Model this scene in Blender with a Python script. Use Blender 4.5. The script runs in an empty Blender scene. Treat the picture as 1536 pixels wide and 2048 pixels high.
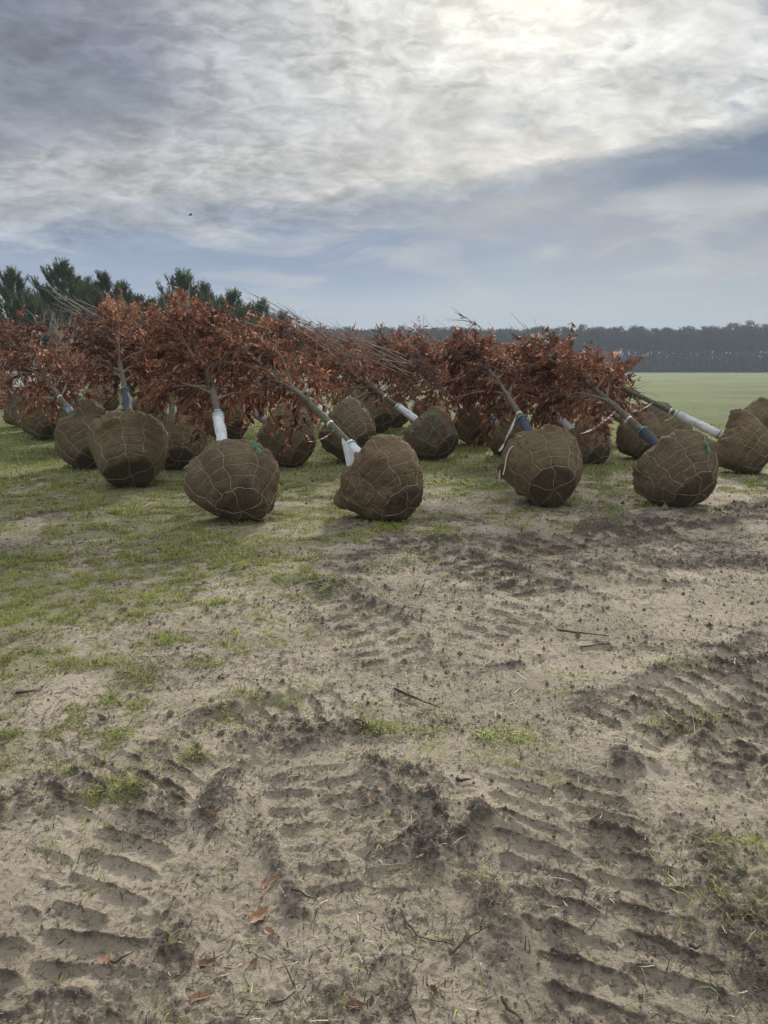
import bpy, math, random
import numpy as np
from mathutils import Vector, Matrix
R_ = math.radians
SC = bpy.context.scene
COL = SC.collection
random.seed(5); RNG = np.random.default_rng(7)

# ------------------------------------------------------------------ camera
CAMH = 1.60; PITCH = R_(11.05); F = 2048*26/36
cam = bpy.data.cameras.new('camera'); camo = bpy.data.objects.new('camera', cam); COL.objects.link(camo)
cam.sensor_fit = 'VERTICAL'; cam.sensor_height = 36; cam.sensor_width = 27; cam.lens = 26
cam.clip_start = 0.05; cam.clip_end = 6000
camo.location = (0, 0, CAMH); camo.rotation_euler = (math.pi/2 - PITCH, 0, 0)
SC.camera = camo
SC.view_settings.view_transform = 'Standard'; SC.view_settings.look = 'None'
SC.view_settings.exposure = 0.22; SC.view_settings.gamma = 1.0
SC.render.resolution_x = 768; SC.render.resolution_y = 1024
cp, sp = math.cos(PITCH), math.sin(PITCH)
def ray(px, py):
    x = (px-768)/F; y = (1024-py)/F
    return np.array([x, cp+y*sp, -sp+y*cp])
def ground(px, py, z=0.0):
    d = ray(px, py); t = (z-CAMH)/d[2]
    return np.array([d[0]*t, d[1]*t, z])
def at(px, py, Y):
    d = ray(px, py); t = Y/d[1]
    return np.array([d[0]*t, Y, CAMH+d[2]*t])
def proj(P):
    P = np.asarray(P); q = P-np.array([0, 0, CAMH])
    dep = q[..., 1]*cp-q[..., 2]*sp; up = q[..., 1]*sp+q[..., 2]*cp
    return 768+F*q[..., 0]/dep, 1024-F*up/dep

# ------------------------------------------------------------------ sun
SUN = ray(1078, 25); SUN = SUN/np.linalg.norm(SUN)
sl = bpy.data.lights.new('sun', 'SUN'); slo = bpy.data.objects.new('sun', sl); COL.objects.link(slo)
sl.energy = 3.7; sl.angle = R_(7); sl.color = (1.0, 0.95, 0.86)
slo.rotation_euler = Vector(-SUN).to_track_quat('-Z', 'Y').to_euler()
SUN_EL = math.asin(SUN[2]); SUN_AZ = math.atan2(SUN[0], SUN[1])

# ------------------------------------------------------------------ node helpers
class NT:
    def __init__(s, tree):
        s.t = tree; s.n = tree.nodes; s.l = tree.links
    def new(s, typ, **kw):
        n = s.n.new(typ)
        for k, v in kw.items(): setattr(n, k, v)
        return n
    def put(s, sock, v):
        if isinstance(v, bpy.types.NodeSocket): s.l.new(v, sock)
        else: sock.default_value = v
    def m(s, op, a, b=0.0, c=0.0, clamp=False):
        n = s.new('ShaderNodeMath', operation=op, use_clamp=clamp)
        s.put(n.inputs[0], a); s.put(n.inputs[1], b)
        if len(n.inputs) > 2: s.put(n.inputs[2], c)
        return n.outputs[0]
    def v(s, op, a, b=(0, 0, 0)):
        n = s.new('ShaderNodeVectorMath', operation=op)
        s.put(n.inputs[0], a)
        if op == 'SCALE': s.put(n.inputs['Scale'], b)
        else: s.put(n.inputs[1], b)
        return n.outputs['Value'] if op in ('DOT_PRODUCT', 'LENGTH') else n.outputs[0]
    def rng(s, x, a, b, c=0.0, d=1.0, mode='SMOOTHSTEP'):
        n = s.new('ShaderNodeMapRange', interpolation_type=mode)
        for i, q in enumerate((x, a, b, c, d)): s.put(n.inputs[i], q)
        return n.outputs[0]
    def mix(s, f, a, b, blend='MIX'):
        n = s.new('ShaderNodeMix', data_type='RGBA', blend_type=blend)
        s.put(n.inputs[0], f); s.put(n.inputs[6], a); s.put(n.inputs[7], b)
        return n.outputs[2]
    def noise(s, vec, scale, detail=4, rough=0.55, dist=0.0, typ=None):
        n = s.new('ShaderNodeTexNoise')
        if typ: n.noise_type = typ
        s.put(n.inputs['Vector'], vec)
        n.inputs['Scale'].default_value = scale; n.inputs['Detail'].default_value = detail
        n.inputs['Roughness'].default_value = rough; n.inputs['Distortion'].default_value = dist
        return n.outputs['Fac']
    def ramp(s, x, stops, interp='LINEAR'):
        n = s.new('ShaderNodeValToRGB'); cr = n.color_ramp; cr.interpolation = interp
        s.put(n.inputs[0], x)
        while len(cr.elements) > 1: cr.elements.remove(cr.elements[-1])
        cr.elements[0].position = stops[0][0]; cr.elements[0].color = (*stops[0][1], 1)
        for p, c in stops[1:]:
            e = cr.elements.new(p); e.color = (*c, 1)
        return n.outputs[0]
def lin(c):
    return tuple(((v/255)/12.92 if v/255 <= .04045 else ((v/255+.055)/1.055)**2.4) for v in c)

# ------------------------------------------------------------------ world
W = bpy.data.worlds.new('World'); SC.world = W; W.use_nodes = True
W.node_tree.nodes.clear(); w = NT(W.node_tree)
tc = w.new('ShaderNodeTexCoord').outputs['Generated']
sep = w.new('ShaderNodeSeparateXYZ'); w.put(sep.inputs[0], tc)
dx, dy, dz = sep.outputs
# cloud sheet coordinates (a flat layer overhead seen in perspective)
zz = w.m('ADD', w.m('MAXIMUM', dz, 0.0), 0.26)
cmb = w.new('ShaderNodeCombineXYZ'); w.put(cmb.inputs[0], w.m('DIVIDE', dx, zz)); w.put(cmb.inputs[1], w.m('DIVIDE', dy, zz))
sheet = cmb.outputs[0]
mp = w.new('ShaderNodeMapping'); w.put(mp.inputs[0], sheet); mp.inputs['Rotation'].default_value = (0, 0, R_(-28)); mp.inputs['Scale'].default_value = (1.0, 1.45, 1)
sheetr = mp.outputs[0]
n_big = w.noise(sheetr, 1.6, 5, 0.55, 0.4)
n_wisp = w.noise(sheetr, 3.4, 9, 0.62, 0.5)
n_cell = w.noise(sheetr, 19.0, 4, 0.58, 0.5)
n_cell = w.rng(n_cell, 0.38, 0.64)
n_cell2 = w.noise(sheet, 7.5, 8, 0.62, 0.5)
deg = 180/math.pi
az = w.m('MULTIPLY', w.m('ARCTAN2', dx, dy), deg)
el = w.m('MULTIPLY', w.m('ARCSINE', dz), deg)
# warp
az_w = w.m('ADD', az, w.m('MULTIPLY', w.m('SUBTRACT', n_big, 0.5), 8.0))
lowamp = w.rng(el, 1.0, 10.0, 0.6, 4.2)
el_w = w.m('ADD', el, w.m('MULTIPLY', w.m('SUBTRACT', n_wisp, 0.5), lowamp))
SH = 0.16
elp = w.m('SUBTRACT', el_w, w.m('MULTIPLY', w.m('MINIMUM', w.m('MAXIMUM', az, -28.0), 28.0), w.m('MULTIPLY', SH, w.rng(el, 2.0, 10.0))))
def azel(px, py):
    d = ray(px, py); d = d/np.linalg.norm(d)
    return math.degrees(math.atan2(d[0], d[1])), math.degrees(math.asin(d[2]))
def sstep(x, a, b):
    t = min(1, max(0, (x-a)/(b-a))); return t*t*(3-2*t)
COLS = {
 0:    [(0,(126,132,146)),(100,(124,130,143)),(200,(128,135,147)),(280,(140,144,153)),(330,(172,174,176)),(400,(172,174,177)),(440,(155,162,172)),(475,(131,147,174)),(540,(140,157,183)),(620,(150,168,192)),(700,(182,196,208))],
 260:  [(0,(140,142,154)),(110,(126,131,146)),(190,(128,134,147)),(250,(150,153,160)),(310,(182,183,183)),(380,(186,186,184)),(430,(160,166,174)),(475,(132,148,176)),(550,(138,155,184)),(620,(158,175,197)),(700,(188,202,212))],
 520:  [(0,(188,188,190)),(90,(184,186,188)),(180,(188,189,190)),(260,(184,185,187)),(320,(198,197,194)),(380,(182,182,182)),(430,(146,156,171)),(480,(124,142,173)),(540,(129,148,180)),(620,(166,184,203)),(700,(194,207,216))],
 768:  [(0,(221,221,216)),(100,(216,216,211)),(200,(206,207,204)),(300,(203,203,200)),(350,(214,211,204)),(385,(176,179,178)),(425,(140,151,165)),(490,(122,141,172)),(550,(134,153,180)),(620,(170,187,202)),(700,(200,212,219))],
 1024: [(0,(240,239,225)),(70,(232,231,222)),(150,(220,220,214)),(230,(212,212,208)),(300,(216,214,206)),(330,(222,219,208)),(352,(180,184,186)),(380,(140,152,166)),(410,(158,164,170)),(445,(145,153,166)),(480,(129,145,172)),(550,(150,168,186)),(620,(173,189,202)),(700,(202,214,220))],
 1280: [(0,(228,227,220)),(90,(222,222,217)),(180,(208,210,208)),(240,(214,214,209)),(272,(214,212,205)),(300,(168,174,180)),(330,(108,125,149)),(365,(98,117,144)),(410,(150,157,164)),(450,(144,152,166)),(500,(148,158,172)),(550,(156,171,185)),(620,(174,189,201)),(700,(200,212,219))],
 1536: [(0,(214,215,214)),(90,(222,222,219)),(150,(205,208,208)),(205,(218,218,213)),(240,(165,171,176)),(290,(88,106,135)),(350,(94,112,140)),(405,(164,168,171)),(450,(140,150,165)),(510,(166,169,173)),(560,(158,172,185)),(640,(182,195,204)),(700,(198,210,217))]}
prev = None; paz = None
E0, E1 = -3.0, 31.0
for px in sorted(COLS):
    stops = []
    for py, c in COLS[px]:
        a_, e_ = azel(px, py); e2 = e_-a_*SH*sstep(e_, 2, 10)
        stops.append(((e2-E0)/(E1-E0), lin(c)))
    stops.sort()
    col = w.ramp(w.rng(elp, E0, E1, 0, 1, 'LINEAR'), stops, 'EASE')
    a_ = azel(px, 300)[0]
    prev = col if prev is None else w.mix(w.rng(az_w, paz, a_), prev, col)
    paz = a_
sky = prev
# cloud texture: cells and wisps
amp = w.rng(elp, 8.5, 13.0)
band = w.m('MULTIPLY', amp, w.rng(n_big, 0.36, 0.6, 0.35, 1.0))
cell = w.m('MULTIPLY', w.m('SUBTRACT', n_cell, 0.5), w.m('MULTIPLY', band, 0.30))
cell2 = w.m('MULTIPLY', w.m('SUBTRACT', n_cell2, 0.52), w.m('MULTIPLY', amp, 1.5))
wisp = w.m('MULTIPLY', w.m('SUBTRACT', n_wisp, 0.5), w.rng(elp, 0.0, 12.0, 0.20, 0.75))
gain = w.m('ADD', 1.0, w.m('ADD', w.m('ADD', cell, cell2), wisp))
cm2 = w.new('ShaderNodeCombineXYZ'); z2 = w.m('ADD', w.m('MAXIMUM', dz, 0.0), 0.07)
w.put(cm2.inputs[0], w.m('DIVIDE', dx, z2)); w.put(cm2.inputs[1], w.m('DIVIDE', dy, z2))
n_low = w.noise(cm2.outputs[0], 0.95, 8, 0.60, 0.8)
lowb = w.m('MULTIPLY', w.m('MULTIPLY', w.rng(n_low, 0.47, 0.66), w.rng(el, 1.5, 5.0)), w.rng(el, 12.4, 11.0))
sky = w.mix(w.m('MULTIPLY', lowb, 0.75), sky, (*lin((188, 191, 193)), 1))
sky = w.v('SCALE', sky, w.m('MULTIPLY', gain, w.rng(el, 0, 14, 0.98, 0.94)))
# blue-grey rents in the sheet to the upper right
hole = w.m('MULTIPLY', w.rng(w.noise(sheetr, 4.6, 6, 0.55, 0.3), 0.57, 0.66), w.m('MULTIPLY', w.rng(az, 4, 14), w.rng(el, 14.5, 17.0)))
sky = w.mix(w.m('MULTIPLY', hole, 0.75), sky, (*lin((136, 150, 168)), 1))
# glow of the veiled sun
sd = w.m('MAXIMUM', w.v('DOT_PRODUCT', tc, tuple(SUN)), 0.0)
ang = w.m('MULTIPLY', w.m('ARCCOSINE', w.m('MINIMUM', sd, 1.0)), deg)
def gauss(sig, a):
    q = w.m('DIVIDE', ang, sig); return w.m('MULTIPLY', w.m('EXPONENT', w.m('MULTIPLY', w.m('MULTIPLY', q, q), -1.0)), a)
glow = w.m('ADD', gauss(3.2, 0.17), gauss(8.0, 0.07))
sky = w.v('ADD', sky, w.v('SCALE', (1.0, 0.965, 0.80), glow))
# brighter cloud overhead, out of the picture
zen = w.rng(el, 27.0, 50.0)
sky = w.mix(zen, sky, w.v('SCALE', (0.98, 1.0, 1.04), w.m('ADD', 0.85, w.m('MULTIPLY', w.m('SUBTRACT', n_wisp, 0.5), 1.0))))
bg = w.new('ShaderNodeBackground'); w.put(bg.inputs[0], sky); bg.inputs[1].default_value = 1.0
st = w.new('ShaderNodeTexSky'); st.sky_type = 'NISHITA'; st.sun_disc = False
st.sun_elevation = SUN_EL; st.sun_rotation = SUN_AZ
bg2 = w.new('ShaderNodeBackground'); w.put(bg2.inputs[0], st.outputs[0]); bg2.inputs[1].default_value = 0.06
mx = w.new('ShaderNodeMixShader'); mx.inputs[0].default_value = 0.06
w.l.new(bg.outputs[0], mx.inputs[1]); w.l.new(bg2.outputs[0], mx.inputs[2])
wo = w.new('ShaderNodeOutputWorld'); w.l.new(mx.outputs[0], wo.inputs[0])
W.cycles.sampling_method = 'MANUAL'; W.cycles.sample_map_resolution = 512

# ------------------------------------------------------------------ numpy noise
def _h(ix, iy, iz, seed):
    with np.errstate(over='ignore'):
        h = (ix.astype(np.uint32)*np.uint32(374761393)) ^ (iy.astype(np.uint32)*np.uint32(668265263)) ^ (iz.astype(np.uint32)*np.uint32(2147483647)) ^ np.uint32(seed*974711+1)
        h = (h ^ (h >> np.uint32(13)))*np.uint32(1274126177)
        h = (h ^ (h >> np.uint32(16)))*np.uint32(2246822519)
        h = h ^ (h >> np.uint32(15))
    return h.astype(np.float64)/4294967295.0
def noise2(x, y, seed=0):
    xi = np.floor(x).astype(np.int64); yi = np.floor(y).astype(np.int64)
    fx = x-xi; fy = y-yi; fx = fx*fx*fx*(fx*(fx*6-15)+10); fy = fy*fy*fy*(fy*(fy*6-15)+10)
    z = np.zeros_like(xi)
    a = _h(xi, yi, z, seed); b = _h(xi+1, yi, z, seed); c = _h(xi, yi+1, z, seed); d = _h(xi+1, yi+1, z, seed)
    return (a*(1-fx)+b*fx)*(1-fy)+(c*(1-fx)+d*fx)*fy
def noise3(x, y, z, seed=0):
    zi = np.floor(z).astype(np.int64); fz = z-zi; fz = fz*fz*(3-2*fz)
    xi = np.floor(x).astype(np.int64); yi = np.floor(y).astype(np.int64)
    fx = x-xi; fy = y-yi; fx = fx*fx*(3-2*fx); fy = fy*fy*(3-2*fy)
    def lay(q):
        a = _h(xi, yi, q, seed); b = _h(xi+1, yi, q, seed); c = _h(xi, yi+1, q, seed); d = _h(xi+1, yi+1, q, seed)
        return (a*(1-fx)+b*fx)*(1-fy)+(c*(1-fx)+d*fx)*fy
    return lay(zi)*(1-fz)+lay(zi+1)*fz
def fbm(x, y, oct=4, seed=0, g=0.5):
    s = 0; a = 1; t = 0
    for i in range(oct):
        c, n_ = math.cos(i*1.3), math.sin(i*1.3)
        s = s+a*noise2((x*c-y*n_)*2**i+i*17.3, (x*n_+y*c)*2**i+i*9.1, seed+i); t += a; a *= g
    return s/t
def ss(x, a, b):
    t = np.clip((x-a)/(b-a), 0, 1); return t*t*(3-2*t)

# ------------------------------------------------------------------ mesh helpers
class MB:
    """collects vertices and faces, builds ONE mesh object"""
    def __init__(s): s.V = []; s.loops = []; s.tot = []; s.n = 0; s.A = {}; s.mi = []
    def add(s, V, Fs, mi=0, **attrs):
        V = np.asarray(V, dtype=np.float64)
        if not isinstance(Fs, list): Fs = [Fs]
        for f in Fs:
            f = np.asarray(f, dtype=np.int64)
            if len(f) == 0: continue
            s.loops.append((f+s.n).ravel()); s.tot.append(np.full(len(f), f.shape[1])); s.mi.append(np.full(len(f), mi))
        for k, v in attrs.items():
            s.A.setdefault(k, []).append(np.broadcast_to(v, (len(V),)).astype(np.float32))
        s.V.append(V); s.n += len(V)
    def tube(s, P, r, sides=6, cap=True, mi=0, **attrs):
        P = np.asarray(P, dtype=np.float64); n = len(P); r = np.broadcast_to(r, (n,)).astype(float)
        T = np.gradient(P, axis=0); T /= np.linalg.norm(T, axis=1)[:, None]+1e-12
        ref = np.array([0, 0, 1.0]) if abs(T[:, 2]).mean() < 0.8 else np.array([1.0, 0, 0])
        U = np.cross(T, ref); U /= np.linalg.norm(U, axis=1)[:, None]+1e-12
        Wv = np.cross(T, U)
        a = np.arange(sides)*2*math.pi/sides
        V = P[:, None]+r[:, None, None]*(np.cos(a)[None, :, None]*U[:, None]+np.sin(a)[None, :, None]*Wv[:, None])
        V = V.reshape(-1, 3)
        i = np.arange(n-1)[:, None]*sides; j = np.arange(sides)[None]; k = (j+1) % sides
        Q = np.stack([i+j, i+k, i+sides+k, i+sides+j], -1).reshape(-1, 4)
        fs = [Q]
        if cap: fs.append(np.array([list(range(sides))[::-1]])); fs.append(np.array([[(n-1)*sides+q for q in range(sides)]]))
        s.add(V, fs, mi, **attrs)
    def box(s, c, h, rz=0, mi=0, **attrs):
        c = np.array(c, float); h = np.array(h, float)
        q = np.array([[x, y, z] for z in (-1, 1) for y in (-1, 1) for x in (-1, 1)])*h
        co, si = math.cos(rz), math.sin(rz)
        q = np.stack([q[:, 0]*co-q[:, 1]*si, q[:, 0]*si+q[:, 1]*co, q[:, 2]], 1)+c
        s.add(q, np.array([[0, 2, 3, 1], [4, 5, 7, 6], [0, 1, 5, 4], [2, 6, 7, 3], [0, 4, 6, 2], [1, 3, 7, 5]]), mi, **attrs)
    def mesh(s, name, mats, smooth=True):
        me = bpy.data.meshes.new(name)
        V = np.concatenate(s.V); L = np.concatenate(s.loops); T = np.concatenate(s.tot)
        me.vertices.add(len(V)); me.vertices.foreach_set('co', V.astype(np.float32).ravel())
        me.loops.add(len(L)); me.loops.foreach_set('vertex_index', L.astype(np.int32))
        me.polygons.add(len(T)); me.polygons.foreach_set('loop_start', np.concatenate([[0], np.cumsum(T)[:-1]]).astype(np.int32))
        me.polygons.foreach_set('loop_total', T.astype(np.int32))
        me.polygons.foreach_set('use_smooth', np.full(len(T), smooth))
        if not isinstance(mats, (list, tuple)): mats = [mats]
        for m_ in mats: me.materials.append(m_)
        me.polygons.foreach_set('material_index', np.concatenate(s.mi).astype(np.int32))
        for k, v in s.A.items():
            a = me.attributes.new(k, 'FLOAT', 'POINT'); a.data.foreach_set('value', np.concatenate(v))
        me.update(calc_edges=True)
        return me
    def build(s, name, mats, parent=None, loc=None, smooth=True, off=None):
        if off is not None:
            s.V = [v-np.asarray(off) for v in s.V]
        o = bpy.data.objects.new(name, s.mesh(name, mats, smooth)); COL.objects.link(o)
        if parent: o.parent = parent
        if loc is not None: o.location = loc
        return o
def tag(o, label=None, cat=None, group=None, kind=None):
    if label: o['label'] = label
    if cat: o['category'] = cat
    if group: o['group'] = group
    if kind: o['kind'] = kind
    return o
def empty(name, loc, rz=0):
    o = bpy.data.objects.new(name, None); COL.objects.link(o); o.location = loc; o.rotation_euler = (0, 0, rz)
    o.empty_display_size = 0.2
    return o
def copy_tree(o, parent=None):
    c = o.copy(); COL.objects.link(c); c.parent = parent
    for ch in list(o.children): copy_tree(ch, c)
    return c

# ------------------------------------------------------------------ materials
def mat(name):
    m_ = bpy.data.materials.new(name); m_.use_nodes = True; t = NT(m_.node_tree)
    b = m_.node_tree.nodes['Principled BSDF']
    return m_, t, b
def bump(t, b, h, dist, strength=1.0):
    n = t.new('ShaderNodeBump'); n.inputs['Distance'].default_value = dist; n.inputs['Strength'].default_value = strength
    t.put(n.inputs['Height'], h); t.l.new(n.outputs[0], b.inputs['Normal'])
def simple(name, col, rough=0.8, var=0.25, scale=12, metal=0.0, bmp=0.0, coord='Object', spec=None):
    m_, t, b = mat(name)
    co = t.new('ShaderNodeTexCoord').outputs[coord]
    n = t.noise(co, scale, 6, 0.6)
    f = t.rng(n, 0.3, 0.7, 1-var, 1+var, 'LINEAR')
    t.put(b.inputs['Base Color'], t.v('SCALE', tuple(col), f))
    b.inputs['Roughness'].default_value = rough; b.inputs['Metallic'].default_value = metal
    if spec is not None: b.inputs['Specular IOR Level'].default_value = spec
    if bmp: bump(t, b, t.noise(co, scale*4, 5, 0.6), bmp)
    return m_
def cloth(name, col):
    m_, t, b = mat(name); co = t.new('ShaderNodeTexCoord').outputs['Object']
    f = t.rng(t.noise(co, 7, 6, .65, .4), .50, .72); c = t.v('SCALE', tuple(col), t.rng(t.noise(co, 30, 4, .6), .3, .7, .88, 1.08, 'LINEAR'))
    t.put(b.inputs['Base Color'], t.mix(t.m('MULTIPLY', f, .45), c, (0.30, 0.25, 0.19, 1))); b.inputs['Roughness'].default_value = .8
    bump(t, b, t.noise(co, 26, 5, .6, .8), .012); return m_
def burlap(name, c1, c2):
    m_, t, b = mat(name)
    co = t.new('ShaderNodeTexCoord').outputs['Object']
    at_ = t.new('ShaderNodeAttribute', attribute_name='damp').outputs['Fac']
    big = t.noise(co, 4.5, 6, 0.62, 0.4)
    fine = t.noise(co, 70, 4, 0.7)
    w1 = t.new('ShaderNodeTexWave'); w1.bands_direction = 'Z'; w1.inputs['Scale'].default_value = 75; w1.inputs['Distortion'].default_value = 2.5; t.put(w1.inputs[0], co)
    w2 = t.new('ShaderNodeTexWave'); w2.bands_direction = 'X'; w2.inputs['Scale'].default_value = 75; w2.inputs['Distortion'].default_value = 2.5; t.put(w2.inputs[0], co)
    c = t.mix(t.rng(big, 0.32, 0.68), (*c1, 1), (*c2, 1))
    c = t.v('SCALE', c, t.rng(fine, 0.3, 0.7, 0.72, 1.28, 'LINEAR'))
    st_ = t.rng(t.noise(co, 2.4, 7, .7, .6), .54, .68)
    c = t.mix(t.m('MULTIPLY', st_, .5), c, (.085, .062, .042, 1))
    c = t.mix(t.m('MULTIPLY', t.rng(t.noise(co, 6.5, 6, .7), .60, .72), .35), c, (.36, .29, .19, 1))
    c = t.mix(at_, c, t.v('SCALE', c, 0.38))  # underside darkened: shade painted into the cloth colour along with moisture
    t.put(b.inputs['Base Color'], c)
    b.inputs['Roughness'].default_value = 1.0; b.inputs['Specular IOR Level'].default_value = 0.1
    b.inputs['Sheen Weight'].default_value = 0.25; b.inputs['Sheen Roughness'].default_value = 0.6
    b.inputs['Sheen Tint'].default_value = (0.75, 0.62, 0.45, 1)
    cr_ = t.m('ABSOLUTE', t.m('SUBTRACT', t.noise(co, 9, 4, .6, 1.2), .5))
    h = t.m('ADD', t.m('MULTIPLY', t.m('ADD', w1.outputs['Fac'], w2.outputs['Fac']), 0.30), t.m('ADD', fine, t.m('ADD', t.m('MULTIPLY', big, 4.0), t.m('MULTIPLY', t.rng(cr_, 0, .09), 2.6))))
    bump(t, b, h, 0.008, 1.0)
    return m_
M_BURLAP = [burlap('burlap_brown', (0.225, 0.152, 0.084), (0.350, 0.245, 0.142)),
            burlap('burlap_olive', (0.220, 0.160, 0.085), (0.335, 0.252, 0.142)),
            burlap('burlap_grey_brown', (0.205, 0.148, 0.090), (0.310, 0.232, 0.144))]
M_WIRE = simple('wire', (0.42, 0.35, 0.255), 0.65, 0.35, 30)
M_GREEN = simple('green_twine', (0.10, 0.36, 0.235), 0.7, 0.3, 60)
M_BARK = simple('bark', (0.155, 0.130, 0.092), 0.95, 0.42, 22, bmp=0.004)
M_BARK2 = simple('bark_olive', (0.135, 0.140, 0.085), 0.95, 0.42, 22, bmp=0.004)
M_TWIG = simple('twig', (0.225, 0.180, 0.145), 0.9, 0.35, 14)
M_TWIGG = simple('grey_twig', (0.31, 0.28, 0.24), 0.9, 0.3, 14)
M_WHITE = cloth('white_wrap', (0.80, 0.82, 0.87))
M_NAVY = simple('dark_wrap', (0.060, 0.072, 0.098), 0.8, 0.3, 14, bmp=0.008)
M_GREY = simple('grey_wrap', (0.27, 0.28, 0.31), 0.8, 0.25, 14, bmp=0.008)
def ribbon_mat():
    m_, t, b = mat('striped_ribbon')
    a = t.new('ShaderNodeAttribute', attribute_name='run').outputs['Fac']
    s_ = t.m('GREATER_THAN', t.m('FRACT', t.m('MULTIPLY', a, 18.0)), 0.5)
    t.put(b.inputs['Base Color'], t.mix(s_, (0.80, 0.76, 0.74, 1), (0.50, 0.09, 0.08, 1)))
    b.inputs['Roughness'].default_value = 0.45
    return m_
M_RIB = ribbon_mat()
M_STRAP = simple('white_strap', (0.78, 0.76, 0.70), 0.6, 0.08, 9)
def leaf_mat(name, stops, trans=0.35, rough=0.5):
    m_, t, b = mat(name)
    a = t.new('ShaderNodeAttribute', attribute_name='tint').outputs['Fac']
    c = t.ramp(a, stops)
    t.put(b.inputs['Base Color'], c); b.inputs['Roughness'].default_value = rough; b.inputs['Specular IOR Level'].default_value = .22
    tr = t.new('ShaderNodeBsdfTranslucent'); t.put(tr.inputs[0], t.v('SCALE', c, 1.25))
    mx_ = t.new('ShaderNodeMixShader'); mx_.inputs[0].default_value = trans
    t.l.new(b.outputs[0], mx_.inputs[1]); t.l.new(tr.outputs[0], mx_.inputs[2])
    t.l.new(mx_.outputs[0], t.n['Material Output'].inputs[0])
    return m_
M_LEAF = leaf_mat('russet_leaf', [(0.0, (0.065, 0.028, 0.023)), (0.30, (0.150, 0.058, 0.038)), (0.62, (0.290, 0.120, 0.064)), (0.85, (0.44, 0.205, 0.102)), (1.0, (0.66, 0.46, 0.34))], 0.40, 0.60)
M_GRASS = leaf_mat('grass_blade', [(0.0, (0.16, 0.13, 0.07)), (0.2, (0.17, 0.185, 0.065)), (0.55, (0.34, 0.385, 0.100)), (0.85, (0.50, 0.54, 0.16)), (1.0, (0.66, 0.62, 0.32))], 0.30, 0.55)
M_STRAW = leaf_mat('straw', [(0.0, (0.040, 0.032, 0.024)), (0.6, (0.11, 0.086, 0.058)), (0.85, (0.28, 0.23, 0.15)), (1.0, (0.62, 0.56, 0.44))], 0.05, 0.7)
M_PINE = leaf_mat('pine_needles', [(0.0, (0.040, 0.062, 0.026)), (0.5, (0.085, 0.125, 0.044)), (1.0, (0.180, 0.205, 0.075))], 0.2, 0.55)
M_FARP = leaf_mat('far_pine_needles', [(0.0, (0.028, 0.040, 0.028)), (1.0, (0.055, 0.078, 0.045))], 0.12, 0.7)
M_FTRUNK = simple('far_trunk', (0.085, 0.070, 0.058), 0.95, 0.3, 3)

# ------------------------------------------------------------------ ground layout (metres)
# tracks: pixel centreline -> ground, width, lug pitch, slant, depth, strength
def P2(*pts): return np.array([ground(a, b)[:2] for a, b in pts])
TR = [
 (P2((1085, 1500), (1120, 1600), (1175, 1740), (1250, 1900), (1330, 2100)), 0.56, 0.128, -0.50, 0.014, 1.1),
 (P2((20, 2120), (80, 1850), (215, 1600), (330, 1480)), 0.66, 0.125, -0.50, 0.012, 1.1),
 (P2((330, 1530), (470, 1470), (600, 1430), (760, 1395)), 0.46, 0.115, 0.0, 0.018, 1.0),
 (P2((790, 1860), (700, 1700), (640, 1600), (590, 1500)), 0.42, 0.115, -0.20, 0.016, 0.9),
 (P2((1180, 1480), (1300, 1420), (1440, 1370), (1640, 1290)), 0.50, 0.125, 0.0, 0.024, 1.2),
 (P2((980, 1110), (1130, 1080), (1290, 1060), (1420, 1030), (1620, 1010)), 0.60, 0.22, 0.15, 0.040, 1.4),
 (P2((780, 1070), (880, 1100), (1000, 1150), (1120, 1200)), 0.50, 0.20, 0.1, 0.035, 1.0),
 (P2((1090, 1120), (1190, 1145), (1300, 1165), (1420, 1160)), 0.40, 0.19, 0.1, 0.030, 0.6),
 (P2((640, 1150), (700, 1210), (760, 1280), (820, 1360)), 0.46, 0.17, 0.3, 0.020, 0.8),
 (P2((1380, 1560), (1470, 1480), (1600, 1400)), 0.48, 0.12, 0.1, 0.022, 1.1),
 (P2((880, 1330), (1000, 1240), (1120, 1180)), 0.40, 0.17, 0.0, 0.016, 0.7),
 (P2((20, 1060), (80, 1040), (220, 1010)), 0.5, 0.2, 0.0, 0.03, 0.6),
]
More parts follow.
